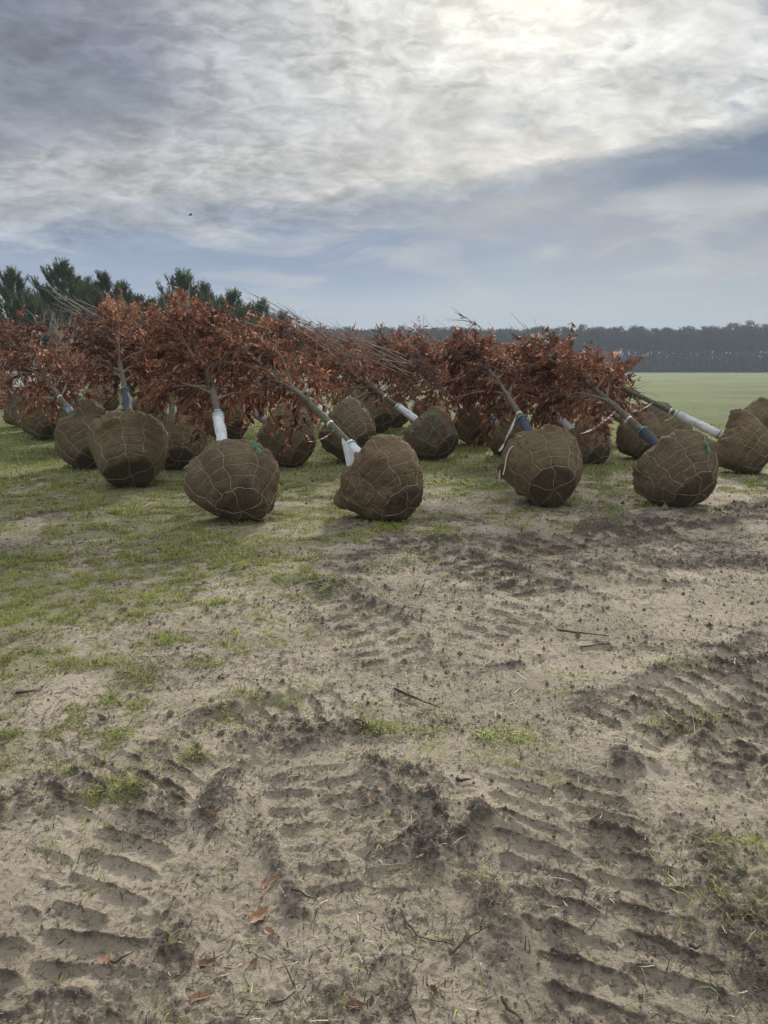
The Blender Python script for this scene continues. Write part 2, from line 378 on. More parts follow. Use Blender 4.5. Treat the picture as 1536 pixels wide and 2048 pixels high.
# heaps: px, py, rx, ry (m), rot deg, height, dark
HE = [(660,1170,.22,.16,-30,.085,1),(725,1200,.20,.10,-30,.05,1),(1430,1122,.75,.14,6,.07,1),(1230,1045,.30,.12,0,.075,1),(1290,1062,.3,.1,0,.04,1),
 (870,1080,.45,.10,-12,.06,1),(1180,1140,.5,.06,-14,.05,.9),(1320,1162,.35,.07,-6,.045,.8),(1060,1170,.5,.09,-22,.04,.6),(560,1480,.22,.10,15,.055,.8),(620,1460,.25,.14,0,.05,.8),(690,1450,.2,.1,0,.04,.7),
 (795,1540,.16,.07,-35,.05,.8),(850,1590,.16,.08,-40,.06,.9),(880,1650,.14,.10,-50,.06,.9),(850,1690,.12,.08,0,.05,.9),(965,1640,.16,.07,-20,.05,.7),
 (60,1600,.28,.10,30,.045,.7),(330,1590,.18,.08,-20,.05,.8),(380,1500,.2,.07,-10,.03,.6),
 (1270,1520,.10,.06,0,.05,1),(1480,1530,.25,.2,20,.045,1),(1500,1330,.4,.12,20,.06,1),(1440,1440,.3,.1,30,.045,.8),(1500,1800,.15,.35,10,.06,.8),(1440,1700,.10,.30,10,.045,.7),(1230,1690,.05,.2,20,.03,.7),
 (210,1960,.10,.28,-38,.05,.5),(320,1880,.10,.20,-30,.04,.4),(120,2060,.12,.2,-38,.05,.5),(1090,1800,.06,.25,15,.02,.5),(740,1610,.06,.3,15,.025,.5),(1000,1330,.3,.05,20,.03,.7),
 (1290,1410,.25,.08,-20,.035,.8),(1340,1290,.3,.07,-10,.03,.6),(1190,1290,.2,.05,-5,.03,.7),(1400,1050,.4,.08,0,.04,.8),(1500,1020,.5,.10,0,.05,.7),(95,1030,.5,.2,0,.02,.7),(1290,1000,.4,.06,0,.03,.6),(700,1135,.2,.05,0,.03,.6),(760,1330,.2,.1,0,.02,.5),(640,1330,.3,.1,0,.015,.4)]
HE = [(ground(a, b)[0], ground(a, b)[1], c, d, R_(e), f, g) for a, b, c, d, e, f, g in HE]
# grass blobs: px, py, rx, ry (m), weight
GB = [(670,1385,.28,.14,1.0),(860,1470,.42,.22,1.2),(780,1440,.2,.12,.9),(960,1460,.16,.10,.8),(340,1290,.35,.2,.8),(230,1330,.3,.15,.8),(60,1290,.5,.35,.8),(120,1350,.3,.1,.6),(520,1230,.4,.25,.5),(620,1270,.3,.2,.4),(560,1400,.35,.12,.7),(440,1420,.3,.1,.5),
 (230,1485,.08,.06,1.2),(110,1540,.25,.10,.9),(160,1590,.07,.07,1.1),(240,1580,.07,.07,1.1),(390,1515,.10,.07,1.0),(415,1545,.06,.05,.9),(525,1665,.06,.04,1.0),(600,1655,.05,.03,.8),(570,1750,.05,.04,.8),(705,1845,.04,.04,.9),(680,1810,.05,.03,.7),(460,1970,.10,.06,.8),(500,1995,.08,.04,.8),(365,1895,.04,.03,.6),(340,2040,.08,.05,.6),(700,2000,.05,.03,.5),
 (1500,1660,.2,.14,1.0),(1440,1720,.15,.2,.8),(1510,1800,.12,.14,.9),(1400,1750,.07,.15,.7),(1350,1560,.2,.08,.7),(1260,1580,.2,.08,.7),(1300,1530,.2,.08,.6),(1220,1570,.10,.05,.7),(1120,1560,.15,.06,.7),(1010,1525,.12,.05,.7),(950,1580,.08,.04,.6),(900,1540,.15,.08,.6),(1280,1640,.15,.06,.6),(1450,1960,.15,.2,.5),(640,1700,.05,.04,.5),(980,1755,.05,.03,.6),(900,1350,.3,.15,.35),(760,1180,.15,.08,.6),(920,1140,.35,.12,.6),(660,1160,.2,.10,.9),(1250,1250,.3,.1,.3),(1150,1370,.2,.15,.35),(1320,1430,.3,.12,.5),(960,1420,.2,.1,.6),(1380,1330,.25,.1,.5),
 (840,1270,.4,.08,.5),(820,1180,.3,.12,.4),(1320,1080,.6,.12,.4),(1480,1015,.4,.1,.6),(30,1440,.2,.06,.5),(1340,1960,.05,.05,.5)]
GB = [(ground(a, b)[0], ground(a, b)[1], c, d, e) for a, b, c, d, e in GB]
def grass_density(x, y):
    """0..1 cover of living grass"""
    yb = np.interp(x, [-6, -3.2, -2.0, -1.2, -.4, .6, 1.5, 3.0, 5, 8], [2.6, 3.1, 3.6, 4.7, 7.0, 8.7, 9.3, 9.9, 11.4, 12.5])
    n1 = fbm(x*.9+5, y*.9, 3, 11); n2 = fbm(x*3.1, y*3.1, 3, 21)
    base = ss(y-yb+(n1-.5)*2.6, -1.3, 1.3)
    far = ss(y, 9, 14)
    g = base*(0.62+.38*far)+base*(n2-.45)*1.5*(1-far)
    low = ss(y-yb+(n1-.5)*2.0, -3.6, -.4)*ss(n2, .44, .62)*.85
    g = np.maximum(g, low)
    near = y < 9.5
    bl = np.zeros_like(g)
    if near.any():
        xn, yn = x[near], y[near]; b = np.zeros_like(xn)
        wx = (noise2(xn*9, yn*9, 31)-.5)*.10; wy = (noise2(xn*9, yn*9, 32)-.5)*.10
        for gx, gy, rx, ry, wt in GB:
            q = ((xn+wx-gx)/rx)**2+((yn+wy-gy)/ry)**2
            b = np.maximum(b, wt*np.exp(-q*1.2))
        bl[near] = b
    g = np.maximum(g, bl*ss(n2, .22, .75)*1.15)
    # worn bare ground on the far left by the rut
    g = g*(1-.75*np.exp(-(((x+3.9)/.7)**2+((y-6.9)/.9)**2)))
    return np.clip(g, 0, 1)
def track_field(x, y):
    """height, mud and churn of the wheel tracks"""
    h = np.zeros_like(x); mud = np.zeros_like(x); flat = np.zeros_like(x)
    for k, (pl, wd, pit, sl_, dep, st_) in enumerate(TR):
        lo = pl.min(0)-1; hi = pl.max(0)+1
        mk = (x > lo[0]) & (x < hi[0]) & (y > lo[1]) & (y < hi[1])
        if not mk.any(): continue
        xs, ys = x[mk], y[mk]
        best = np.full(xs.shape, 9.0); S = np.zeros_like(xs); D = np.zeros_like(xs); s0 = 0
        Ltot = np.sum(np.linalg.norm(np.diff(pl, axis=0), axis=1))
        for a, b in zip(pl[:-1], pl[1:]):
            v = b-a; L = np.linalg.norm(v); v = v/L
            u = (xs-a[0])*v[0]+(ys-a[1])*v[1]; d = -(xs-a[0])*v[1]+(ys-a[1])*v[0]
            uc = np.clip(u, 0, L); dist = np.hypot(u-uc, d)
            up = dist < best
            best[up] = dist[up]; S[up] = (s0+uc)[up]; D[up] = np.where(u < 0, np.hypot(u, d)*np.sign(d), np.where(u > L, np.hypot(u-L, d)*np.sign(d), d))[up]; s0 += L
        wob = (fbm(xs*2.2, ys*2.2, 3, 41+k)-.5)
        hw = wd/2*(1+.25*wob)
        ins = 1-ss(best, hw*.86, hw*1.08)
        ends = ss(S, 0.02, .25)*(1-ss(S, Ltot-.25, Ltot-.02))
        fade = ss(fbm(xs*1.7+k, ys*1.7, 3, 51), .22, .42)*ends
        ph = (S+sl_*D+.5*pit*(D > 0)+wob*.025)/pit
        fr = ph-np.floor(ph)
        ridge = ss(fr, .33, .46)*(1-ss(fr, .47, .62))
        ridge = ridge*(1-.7*np.exp(-(D/(wd*.045))**2))*(0.65+.7*noise2(xs*12, ys*12, 61))
        side = 1-ss(best, hw*.80, hw*.97)
        berm = np.exp(-((best-hw*1.16)/(wd*.11))**2)*(0.2+1.3*ss(noise2(xs*5, ys*5, 71+k), .3, .8))
        h[mk] += st_*ends*(-dep*.75*ins*(.5+.5*fade)) + st_*fade*ridge*side*.0185*pit/.12 + st_*ends*berm*.018
        mud[mk] = np.maximum(mud[mk], np.clip(fade*side*ridge*1.0+ends*berm*.6, 0, 1)*min(1, st_))
        flat[mk] = np.maximum(flat[mk], ins*ends)
    return h, mud, flat
def ground_fields(x, y):
    r = np.hypot(x, y)
    near = r < 16
    H = (fbm(x*.35, y*.35, 3, 1)-.5)*.10*ss(r, 1, 6)*(1-ss(r, 60, 200))
    mud = np.zeros_like(x); flat = np.zeros_like(x)
    if near.any():
        xs, ys = x[near], y[near]; k = 1-ss(r[near], 11, 16)
        th, tm, tf = track_field(xs, ys)
        heap = np.zeros_like(xs); hm = np.zeros_like(xs)
        wx = (fbm(xs*7, ys*7, 3, 81)-.5)*.22; wy = (fbm(xs*7, ys*7, 3, 82)-.5)*.22
        for cx, cy, rx, ry, ro, hh, dk in HE:
            m2 = (abs(xs-cx) < 2.4*max(rx, ry)+.1) & (abs(ys-cy) < 2.4*max(rx, ry)+.1)
            if not m2.any(): continue
            u = xs[m2]+wx[m2]-cx; v = ys[m2]+wy[m2]-cy; c, s_ = math.cos(ro), math.sin(ro)
            a = (u*c+v*s_)/rx; b = (-u*s_+v*c)/ry; q = np.exp(-(a*a+b*b)**1.3)
            heap[m2] = np.maximum(heap[m2], q*hh); hm[m2] = np.maximum(hm[m2], q*dk)
        med = (fbm(xs*2.3, ys*2.3, 4, 3)-.5)*.040
        churn = ss(fbm(xs*1.3+9, ys*1.3, 4, 5), .52, .72)
        churn = np.clip(churn*.45*(1-.7*tf)+hm*.9+tm*.25, 0, 1.1)
        cl = fbm(xs*24, ys*24, 4, 7, .62); rid = 1-abs(2*fbm(xs*15+3, ys*15, 4, 8, .6)-1)
        fine = (fbm(xs*60, ys*60, 3, 9, .65)-.5)
        clod = ss(fbm(xs*26, ys*26, 2, 13), .60, .72)
        stp = fbm(xs*6, ys*6, 4, 23, .6)-.5
        h = th+heap*(.45+.5*rid)*.75+med*(1-.8*tf) + stp*.016*(1-.8*tf) + churn*(cl-.5)*.036 + (cl-.5)*.009 + churn*(rid-.7)*.014 + fine*(.006+.010*churn) + clod*(.003+.008*churn)
        H[near] += h*k
        patch = ss(fbm(xs*5+7, ys*5, 4, 17, .6), .45, .62)
        mud[near] = np.clip(hm*(.22+.48*ss(cl, .35, .6))+tm*.60+churn*.16*ss(cl, .4, .62)+.42*ss(fbm(xs*.8+40, ys*.8, 3, 15), .40, .62)*patch+clod*.22-tf*.16+.30*ss(xs, -.5, 1.2)*ss(ys, 4.6, 6.2)*(1-ss(ys, 8.5, 9.5))*ss(fbm(xs*3, ys*3, 3, 19), .35, .6), 0, 1)*k
        flat[near] = tf
    return H, mud, flat
def height(x, y):
    x = np.atleast_1d(np.asarray(x, float)); y = np.atleast_1d(np.asarray(y, float))
    return ground_fields(x, y)[0]
# level the ground beneath the root balls is not needed: balls are set down on z = local height

def build_ground():
    front = np.linspace(-44, 44, 820)
    back = np.linspace(44, 316, 70)[1:-1]
    A = np.radians(np.concatenate([front, back])); nA = len(A)
    rad = np.concatenate([[0.02, .3, .6, .85], np.exp(np.arange(math.log(1.05), math.log(13.0), .0034)), np.exp(np.arange(math.log(13.1), math.log(1150), .03)), [1150.0]])
    X = rad[:, None]*np.sin(A)[None]; Y = rad[:, None]*np.cos(A)[None]
    x, y = X.ravel(), Y.ravel()
    H, mud, flat = ground_fields(x, y)
    G = grass_density(x, y)
    G = np.where(np.hypot(x, y) < 18, G, np.maximum(G, .9))
    V = np.stack([x, y, H], 1); n = len(rad)
    i = np.arange(n-1)[:, None]*nA; j = np.arange(nA)[None]; k = (j+1) % nA
    Q = np.stack([i+j, i+nA+j, i+nA+k, i+k], -1).reshape(-1, 4)
    Q = Q[:, ::-1] if False else Q
    b = MB(); b.add(V, [Q, np.arange(nA)[None, ::1]], grass=G, mud=mud)
    m_, t, bs = mat('earth')
    pos = t.new('ShaderNodeNewGeometry').outputs['Position']
    g = t.new('ShaderNodeAttribute', attribute_name='grass').outputs['Fac']
    mu = t.new('ShaderNodeAttribute', attribute_name='mud').outputs['Fac']
    n1 = t.noise(pos, 1.1, 6, .6, .3); n2 = t.noise(pos, 9, 8, .68, .4); n3 = t.noise(pos, 60, 6, .7); n4 = t.noise(pos, 320, 3, .7)
    sand = t.mix(t.rng(n1, .32, .66), (0.415, 0.352, 0.268, 1), (0.620, 0.528, 0.405, 1))
    damp = t.mix(t.rng(n3, .35, .65), (0.120, 0.096, 0.075, 1), (0.250, 0.205, 0.162, 1))
    wet = t.m('ADD', mu, t.m('MULTIPLY', t.m('SUBTRACT', n2, .5), 1.25), clamp=True)
    c = t.mix(t.rng(wet, .12, .68), sand, damp)
    spk = t.rng(n3, .56, .72)
    c = t.mix(t.m('MULTIPLY', spk, .55), c, (0.12, 0.095, 0.07, 1))
    org = t.m('MULTIPLY', t.rng(t.noise(pos, 24, 7, .75, 1.2), .515, .585), t.rng(t.noise(pos, 4.2, 5, .65), .36, .52))
    c = t.mix(t.m('MULTIPLY', org, .60), c, (0.085, 0.068, 0.050, 1))
    c = t.v('SCALE', c, t.rng(n4, .3, .7, .74, 1.26, 'LINEAR'))
    # turf
    far = t.v('LENGTH', pos)
    st_ = t.new('ShaderNodeMapping'); t.put(st_.inputs[0], pos); st_.inputs['Scale'].default_value = (.35, 1.0, 1)
    nf = t.noise(st_.outputs[0], .16, 7, .62, .2); nb = t.noise(pos, 1.6, 6, .62)
    nearturf = t.mix(t.rng(n3, .35, .65), (0.170, 0.160, 0.080, 1), (0.310, 0.335, 0.125, 1))
    farturf = t.mix(t.rng(nf, .35, .65), (0.120, 0.150, 0.052, 1), (0.190, 0.212, 0.082, 1))
    farturf = t.v('SCALE', farturf, t.rng(nb, .3, .7, .78, 1.22, 'LINEAR'))
    turf = t.mix(t.rng(far, 10, 26), nearturf, farturf)
    gm = t.m('ADD', g, t.m('MULTIPLY', t.m('SUBTRACT', n2, .5), 1.4), clamp=True)
    c = t.mix(t.m('MULTIPLY', t.rng(gm, .25, .80), t.rng(far, 4, 14, .60, 1.0)), c, turf)
    t.put(bs.inputs['Base Color'], c)
    t.put(bs.inputs['Roughness'], t.rng(wet, .2, .8, 1.0, .80)); bs.inputs['Specular IOR Level'].default_value = .25
    hb = t.m('ADD', t.m('MULTIPLY', n3, 1.0), t.m('MULTIPLY', n4, .28))
    bump(t, bs, hb, .022, 1.0)
    o = b.build('ground', m_); tag(o, kind='structure')
    return o
build_ground()

# ------------------------------------------------------------------ grass, straw, crumbs (stuff)
def sample(nw, xr, yr, seed):
    r = np.random.default_rng(seed)
    return r.uniform(*xr, nw), r.uniform(*yr, nw)
def blades(b, x, y, z, ln, wd, lean, rng, tint):
    n = len(x); a = rng.uniform(0, 2*math.pi, n)
    dxy = np.stack([np.cos(a), np.sin(a)], 1)
    el_ = lean  # elevation angle
    p0 = np.stack([x, y, z-.004], 1)
    d1 = np.concatenate([dxy*np.cos(el_)[:, None], np.sin(el_)[:, None]], 1)
    e2 = el_-rng.uniform(.2, .9, n)
    d2 = np.concatenate([dxy*np.cos(e2)[:, None], np.sin(e2)[:, None]], 1)
    p1 = p0+d1*(ln*.5)[:, None]; p2 = p1+d2*(ln*.5)[:, None]
    p2[:, 2] = np.maximum(p2[:, 2], z+.003)
    s_ = np.stack([-dxy[:, 1], dxy[:, 0], np.zeros(n)], 1)*(wd/2)[:, None]
    V = np.stack([p0-s_, p0+s_, p1-s_*.8, p1+s_*.8, p2], 1).reshape(-1, 3)
    i = np.arange(n)*5
    b.add(V, [np.stack([i, i+1, i+3, i+2], 1), np.stack([i+2, i+3, i+4], 1)], tint=np.repeat(tint, 5))
def build_grass():
    rng = np.random.default_rng(3); b = MB()
    for (xr, yr, n0, l0, w0, k) in [((-2.6, 2.6), (1.2, 3.2), 220000, .042, .0034, 1), ((-4.5, 4.5), (3.0, 6.2), 600000, .042, .0048, 2), ((-7.5, 7.5), (6.0, 10.5), 520000, .048, .0075, 3), ((-13, 14), (10.0, 22), 260000, .080, .015, 4)]:
        x, y = rng.uniform(*xr, n0), rng.uniform(*yr, n0)
        kp = abs(x) < y*.72+.6; x, y = x[kp], y[kp]
        tuft = fbm(x*(11 if k < 3 else 5), y*(11 if k < 3 else 5), 2, 91)
        g = np.clip(grass_density(x, y)*1.2, 0, 1)*ss(tuft, .36, .54)+(.045 if k < 3 else .02)
        if k < 4: g = g*(.75 if k < 3 else .9)
        kp = rng.uniform(0, 1, len(x)) < g
        x, y, gg = x[kp], y[kp], tuft[kp]; n = len(x)
        z = height(x, y)
        ln = l0*rng.uniform(.35, 1.25, n)*(.6+.9*ss(gg, .45, .8)); wd = w0*rng.uniform(.6, 1.2, n)
        lean = np.clip(rng.normal(.65, .38, n), .05, 1.4)
        tn = np.clip(rng.normal(.50, .17, n)+(fbm(x*1.1, y*1.1, 2, 95)-.5)*.5, 0, .9); tn[rng.uniform(0, 1, n) < .045] = 1
        tn[rng.uniform(0, 1, n) < .12] = 0.02
        blades(b, x, y, z, ln, wd, lean, rng, tn)
    o = b.build('grass', M_GRASS, smooth=False); tag(o, 'short patchy green grass growing through the sand', 'grass', kind='stuff')
    b = MB()
    for (xr, yr, n0, l0, w0) in [((-2.3, 2.3), (1.2, 3.2), 38000, .030, .0034), ((-4.5, 4.5), (3.0, 7), 90000, .038, .0048), ((-7.5, 7.5), (7, 12), 40000, .05, .008)]:
        x, y = rng.uniform(*xr, n0), rng.uniform(*yr, n0)
        kp = abs(x) < y*.72+.6; x, y = x[kp], y[kp]
        cl = fbm(x*2.4, y*2.4, 3, 101); kp = rng.uniform(0, 1, len(x)) < (.12+.88*ss(cl, .36, .62))*(.45+1.1*ground_fields(x, y)[1]); x, y = x[kp], y[kp]; n = len(x)
        z = height(x, y)+.004
        ln = l0*rng.gamma(2.0, .5, n)*.9+.008; wd = w0*rng.uniform(.5, 1.3, n)
        tn = rng.beta(1.1, 2.6, n); tn[rng.uniform(0, 1, n) < .045] = 1
        blades(b, x, y, z, ln, wd, rng.normal(.12, .16, n).clip(-.05, 1.1), rng, tn)
    o = b.build('straw_litter', M_STRAW, smooth=False); tag(o, 'scattered dead straw, rootlets and twig bits on the sand', 'plant litter', kind='stuff')
    # crumbs of soil
    b = MB()
    OC = np.array([[1, 0, 0], [-1, 0, 0], [0, 1, 0], [0, -1, 0], [0, 0, 1], [0, 0, -1]], float)
    OF = np.array([[0, 2, 4], [2, 1, 4], [1, 3, 4], [3, 0, 4], [2, 0, 5], [1, 2, 5], [3, 1, 5], [0, 3, 5]])
    for (xr, yr, n0, s0) in [((-2.3, 2.3), (1.2, 3.2), 14000, .0034), ((-4.5, 4.5), (3.0, 7), 26000, .0055), ((-7.5, 7.5), (7, 11), 9000, .009)]:
        x, y = rng.uniform(*xr, n0), rng.uniform(*yr, n0)
        kp = abs(x) < y*.72+.6; x, y = x[kp], y[kp]
        H, mu, fl = ground_fields(x, y); kp = rng.uniform(0, 1, len(x)) < .10+mu*1.1
        x, y, H = x[kp], y[kp], H[kp]; n = len(x)
        sc = s0*(.4+rng.gamma(1.6, .5, n))
        V = OC[None]*rng.uniform(.55, 1.25, (n, 6, 1))*sc[:, None, None]*rng.uniform(.7, 1.3, (n, 1, 3))+rng.normal(0, .15, (n, 6, 3))*sc[:, None, None]
        V = V+np.stack([x, y, H+sc*.35], 1)[:, None]
        b.add(V.reshape(-1, 3), (np.arange(n)[:, None, None]*6+OF[None]).reshape(-1, 3))
    o = b.build('soil_crumbs', simple('crumb', (0.19, 0.155, 0.12), 1.0, .5, 6), smooth=False); tag(o, 'loose crumbs of dark moist soil thrown up along the wheel tracks', 'soil', kind='stuff')
build_grass()

# ------------------------------------------------------------------ root balls and trees
def grid_eval(G, th, v):
    """G: (nv,nu,3) periodic in u. th in turns, v in 0..1"""
    nv, nu, _ = G.shape
    u = (np.asarray(th) % 1.0)*nu; vv = np.clip(np.asarray(v), 0, 1)*(nv-1)
    u0 = np.floor(u).astype(int) % nu; u1 = (u0+1) % nu; fu = (u-np.floor(u))[:, None]
    v0 = np.minimum(np.floor(vv).astype(int), nv-2); fv = (vv-v0)[:, None]
    return (G[v0, u0]*(1-fu)+G[v0, u1]*fu)*(1-fv)+(G[v0+1, u0]*(1-fu)+G[v0+1, u1]*fu)*fv
LV = [.105, .25, .40, .56, .72, .88]     # ring heights as a fraction of ball length
def ball_grid(rng, rad, L, nu=132, nv=84):
    rb = rad*rng.uniform(.56, .66)
    ctl = np.array([(0, .0), (rb*.4, -.002), (rb*.68, .010*L), (rb*.90, .045*L), (rb*1.05, .13*L), (rad*.82, .34*L), (rad*.96, .60*L), (rad*1.0, .76*L), (rad*.97, .88*L), (rad*.84, .97*L), (rad*.55, 1.03*L), (rad*.25, 1.06*L), (.075, 1.10*L)])
    d = np.concatenate([[0], np.cumsum(np.linalg.norm(np.diff(ctl, axis=0), axis=1))]); d /= d[-1]
    tt = np.linspace(0, 1, nv)
    pr = np.interp(tt, d, ctl[:, 0]); pz = np.interp(tt, d, ctl[:, 1])
    for _ in range(2):
        pr[1:-1] = (pr[:-2]+2*pr[1:-1]+pr[2:])/4; pz[1:-1] = (pz[:-2]+2*pz[1:-1]+pz[2:])/4
    tr = np.gradient(pr); tz = np.gradient(pz); q = np.hypot(tr, tz); nr = tz/q; nz = -tr/q
    th = np.arange(nu)*2*math.pi/nu
    TH, TT = np.meshgrid(th, tt)
    r = pr[:, None]; z = pz[:, None]+0*TH
    X = r*np.cos(TH); Y = r*np.sin(TH)
    sd = rng.integers(1, 10000)
    big = noise3(X*2.6+sd, Y*2.6, z*2.6, 1)-.5
    med = noise3(X*7+sd, Y*7, z*4, 2)-.5
    fold = 1-abs(2*noise3(X*13+sd+2*med, Y*13, z*3.2+1.5*big, 3)-1)
    crk = 1-abs(2*noise3(X*9+sd, Y*9, z*16+3*med, 4)-1)
    zf = np.clip(z/L, 0, 1.1); upper = ss(zf, .62, .95); side = ss(zf, .02, .15)
    crk2 = 1-abs(2*noise3(X*22+sd, Y*22, z*22+2*med, 14)-1); loose = ss(noise3(X*2.2+sd+9, Y*2.2, z*2.2, 15), .38, .62)
    D = big*.115+med*.040+(fold-.6)*.048*(.35+upper)*(.3+.9*loose)+(crk-.6)*.052*upper+(crk2-.6)*.020*(.3+loose)
    # loose swags of cloth between the wires
    for _ in range(rng.integers(6, 11)):
        a0 = rng.uniform(0, 2*math.pi); z0 = rng.choice([rng.uniform(.70, 1.0), rng.uniform(.1, .9)], p=[.75, .25]); wa = rng.uniform(.12, .40); wz = rng.uniform(.06, .14); am = rng.uniform(.02, .085)*(1 if z0 > .6 else .55)
        da = (TH-a0+math.pi) % (2*math.pi)-math.pi
        D = D+am*np.exp(-(da/wa)**2-((zf-z0)/wz)**2)
    for lv in LV:
        D = D-.010*np.exp(-((zf-lv)/.018)**2)*side*(.3+loose)
    NW = int(rng.integers(8, 11)); wires = []
    for k in range(NW):
        a0 = 2*math.pi*k/NW+rng.uniform(-.12, .12); kink = [a0+(.055 if (i+k) % 2 else -.055)*rng.uniform(.4, 1.4) for i in range(len(LV))]
        wires.append(kink)
        ac = np.interp(zf, LV, kink)
        da = (TH-ac+math.pi) % (2*math.pi)-math.pi
        D = D-.009*np.exp(-(da*np.maximum(r, .05)/.016)**2)*side
    rr = ss(pr, 0, .12)[:, None]
    D = D*rr*np.where(zf < .03, .7, 1)
    G = np.stack([X+D*nr[:, None]*np.cos(TH), Y+D*nr[:, None]*np.sin(TH), z+D*nz[:, None]], -1)
    vz = lambda f: float(np.interp(f*L, pz[4:int(nv*.9)], tt[4:int(nv*.9)]))
    damp = (1-ss(zf+big*.16+med*.15, .03, .15))*1.0+.5*(1-ss(zf, .05, .38))*ss(med+big*1.2, -.05, .35)  # painted shade on the bottom panel, ragged moist patches above it
    return G, wires, vz, np.clip(damp, 0, 1), rb
def axes(phi, e, roll):
    d = np.array([-math.sin(phi)*math.cos(e), math.cos(phi)*math.cos(e), math.sin(e)])
    u = np.cross([0, 0, 1.0], d); u /= np.linalg.norm(u); v = np.cross(d, u)
    c, s_ = math.cos(roll), math.sin(roll)
    return np.stack([u*c+v*s_, -u*s_+v*c, d], 0)   # rows: local x,y,z in world
def leaf_batch(b, P, D, S, ln, wd, rng, tint, curl):
    """P base, D direction, S side; narrow folded leaves"""
    n = len(P); N = np.cross(D, S)
    l = ln[:, None]; w_ = (wd/2)[:, None]; c = curl[:, None]
    m1 = P+D*l*.32+N*l*.05*c; m2 = P+D*l*.72+N*l*.10*c; tp = P+D*l-N*l*.16*c
    up = N*w_*.55
    V = np.stack([P, m1-S*w_*.85+up, m1+S*w_*.85+up, m2-S*w_+up, m2+S*w_+up, tp], 1).reshape(-1, 3)
    i = np.arange(n)*6
    b.add(V, [np.stack([i, i+2, i+1], 1), np.stack([i+1, i+2, i+4, i+3], 1), np.stack([i+3, i+4, i+5], 1)], tint=np.repeat(tint, 6))
def unit(v): return v/(np.linalg.norm(v, axis=-1, keepdims=True)+1e-9)

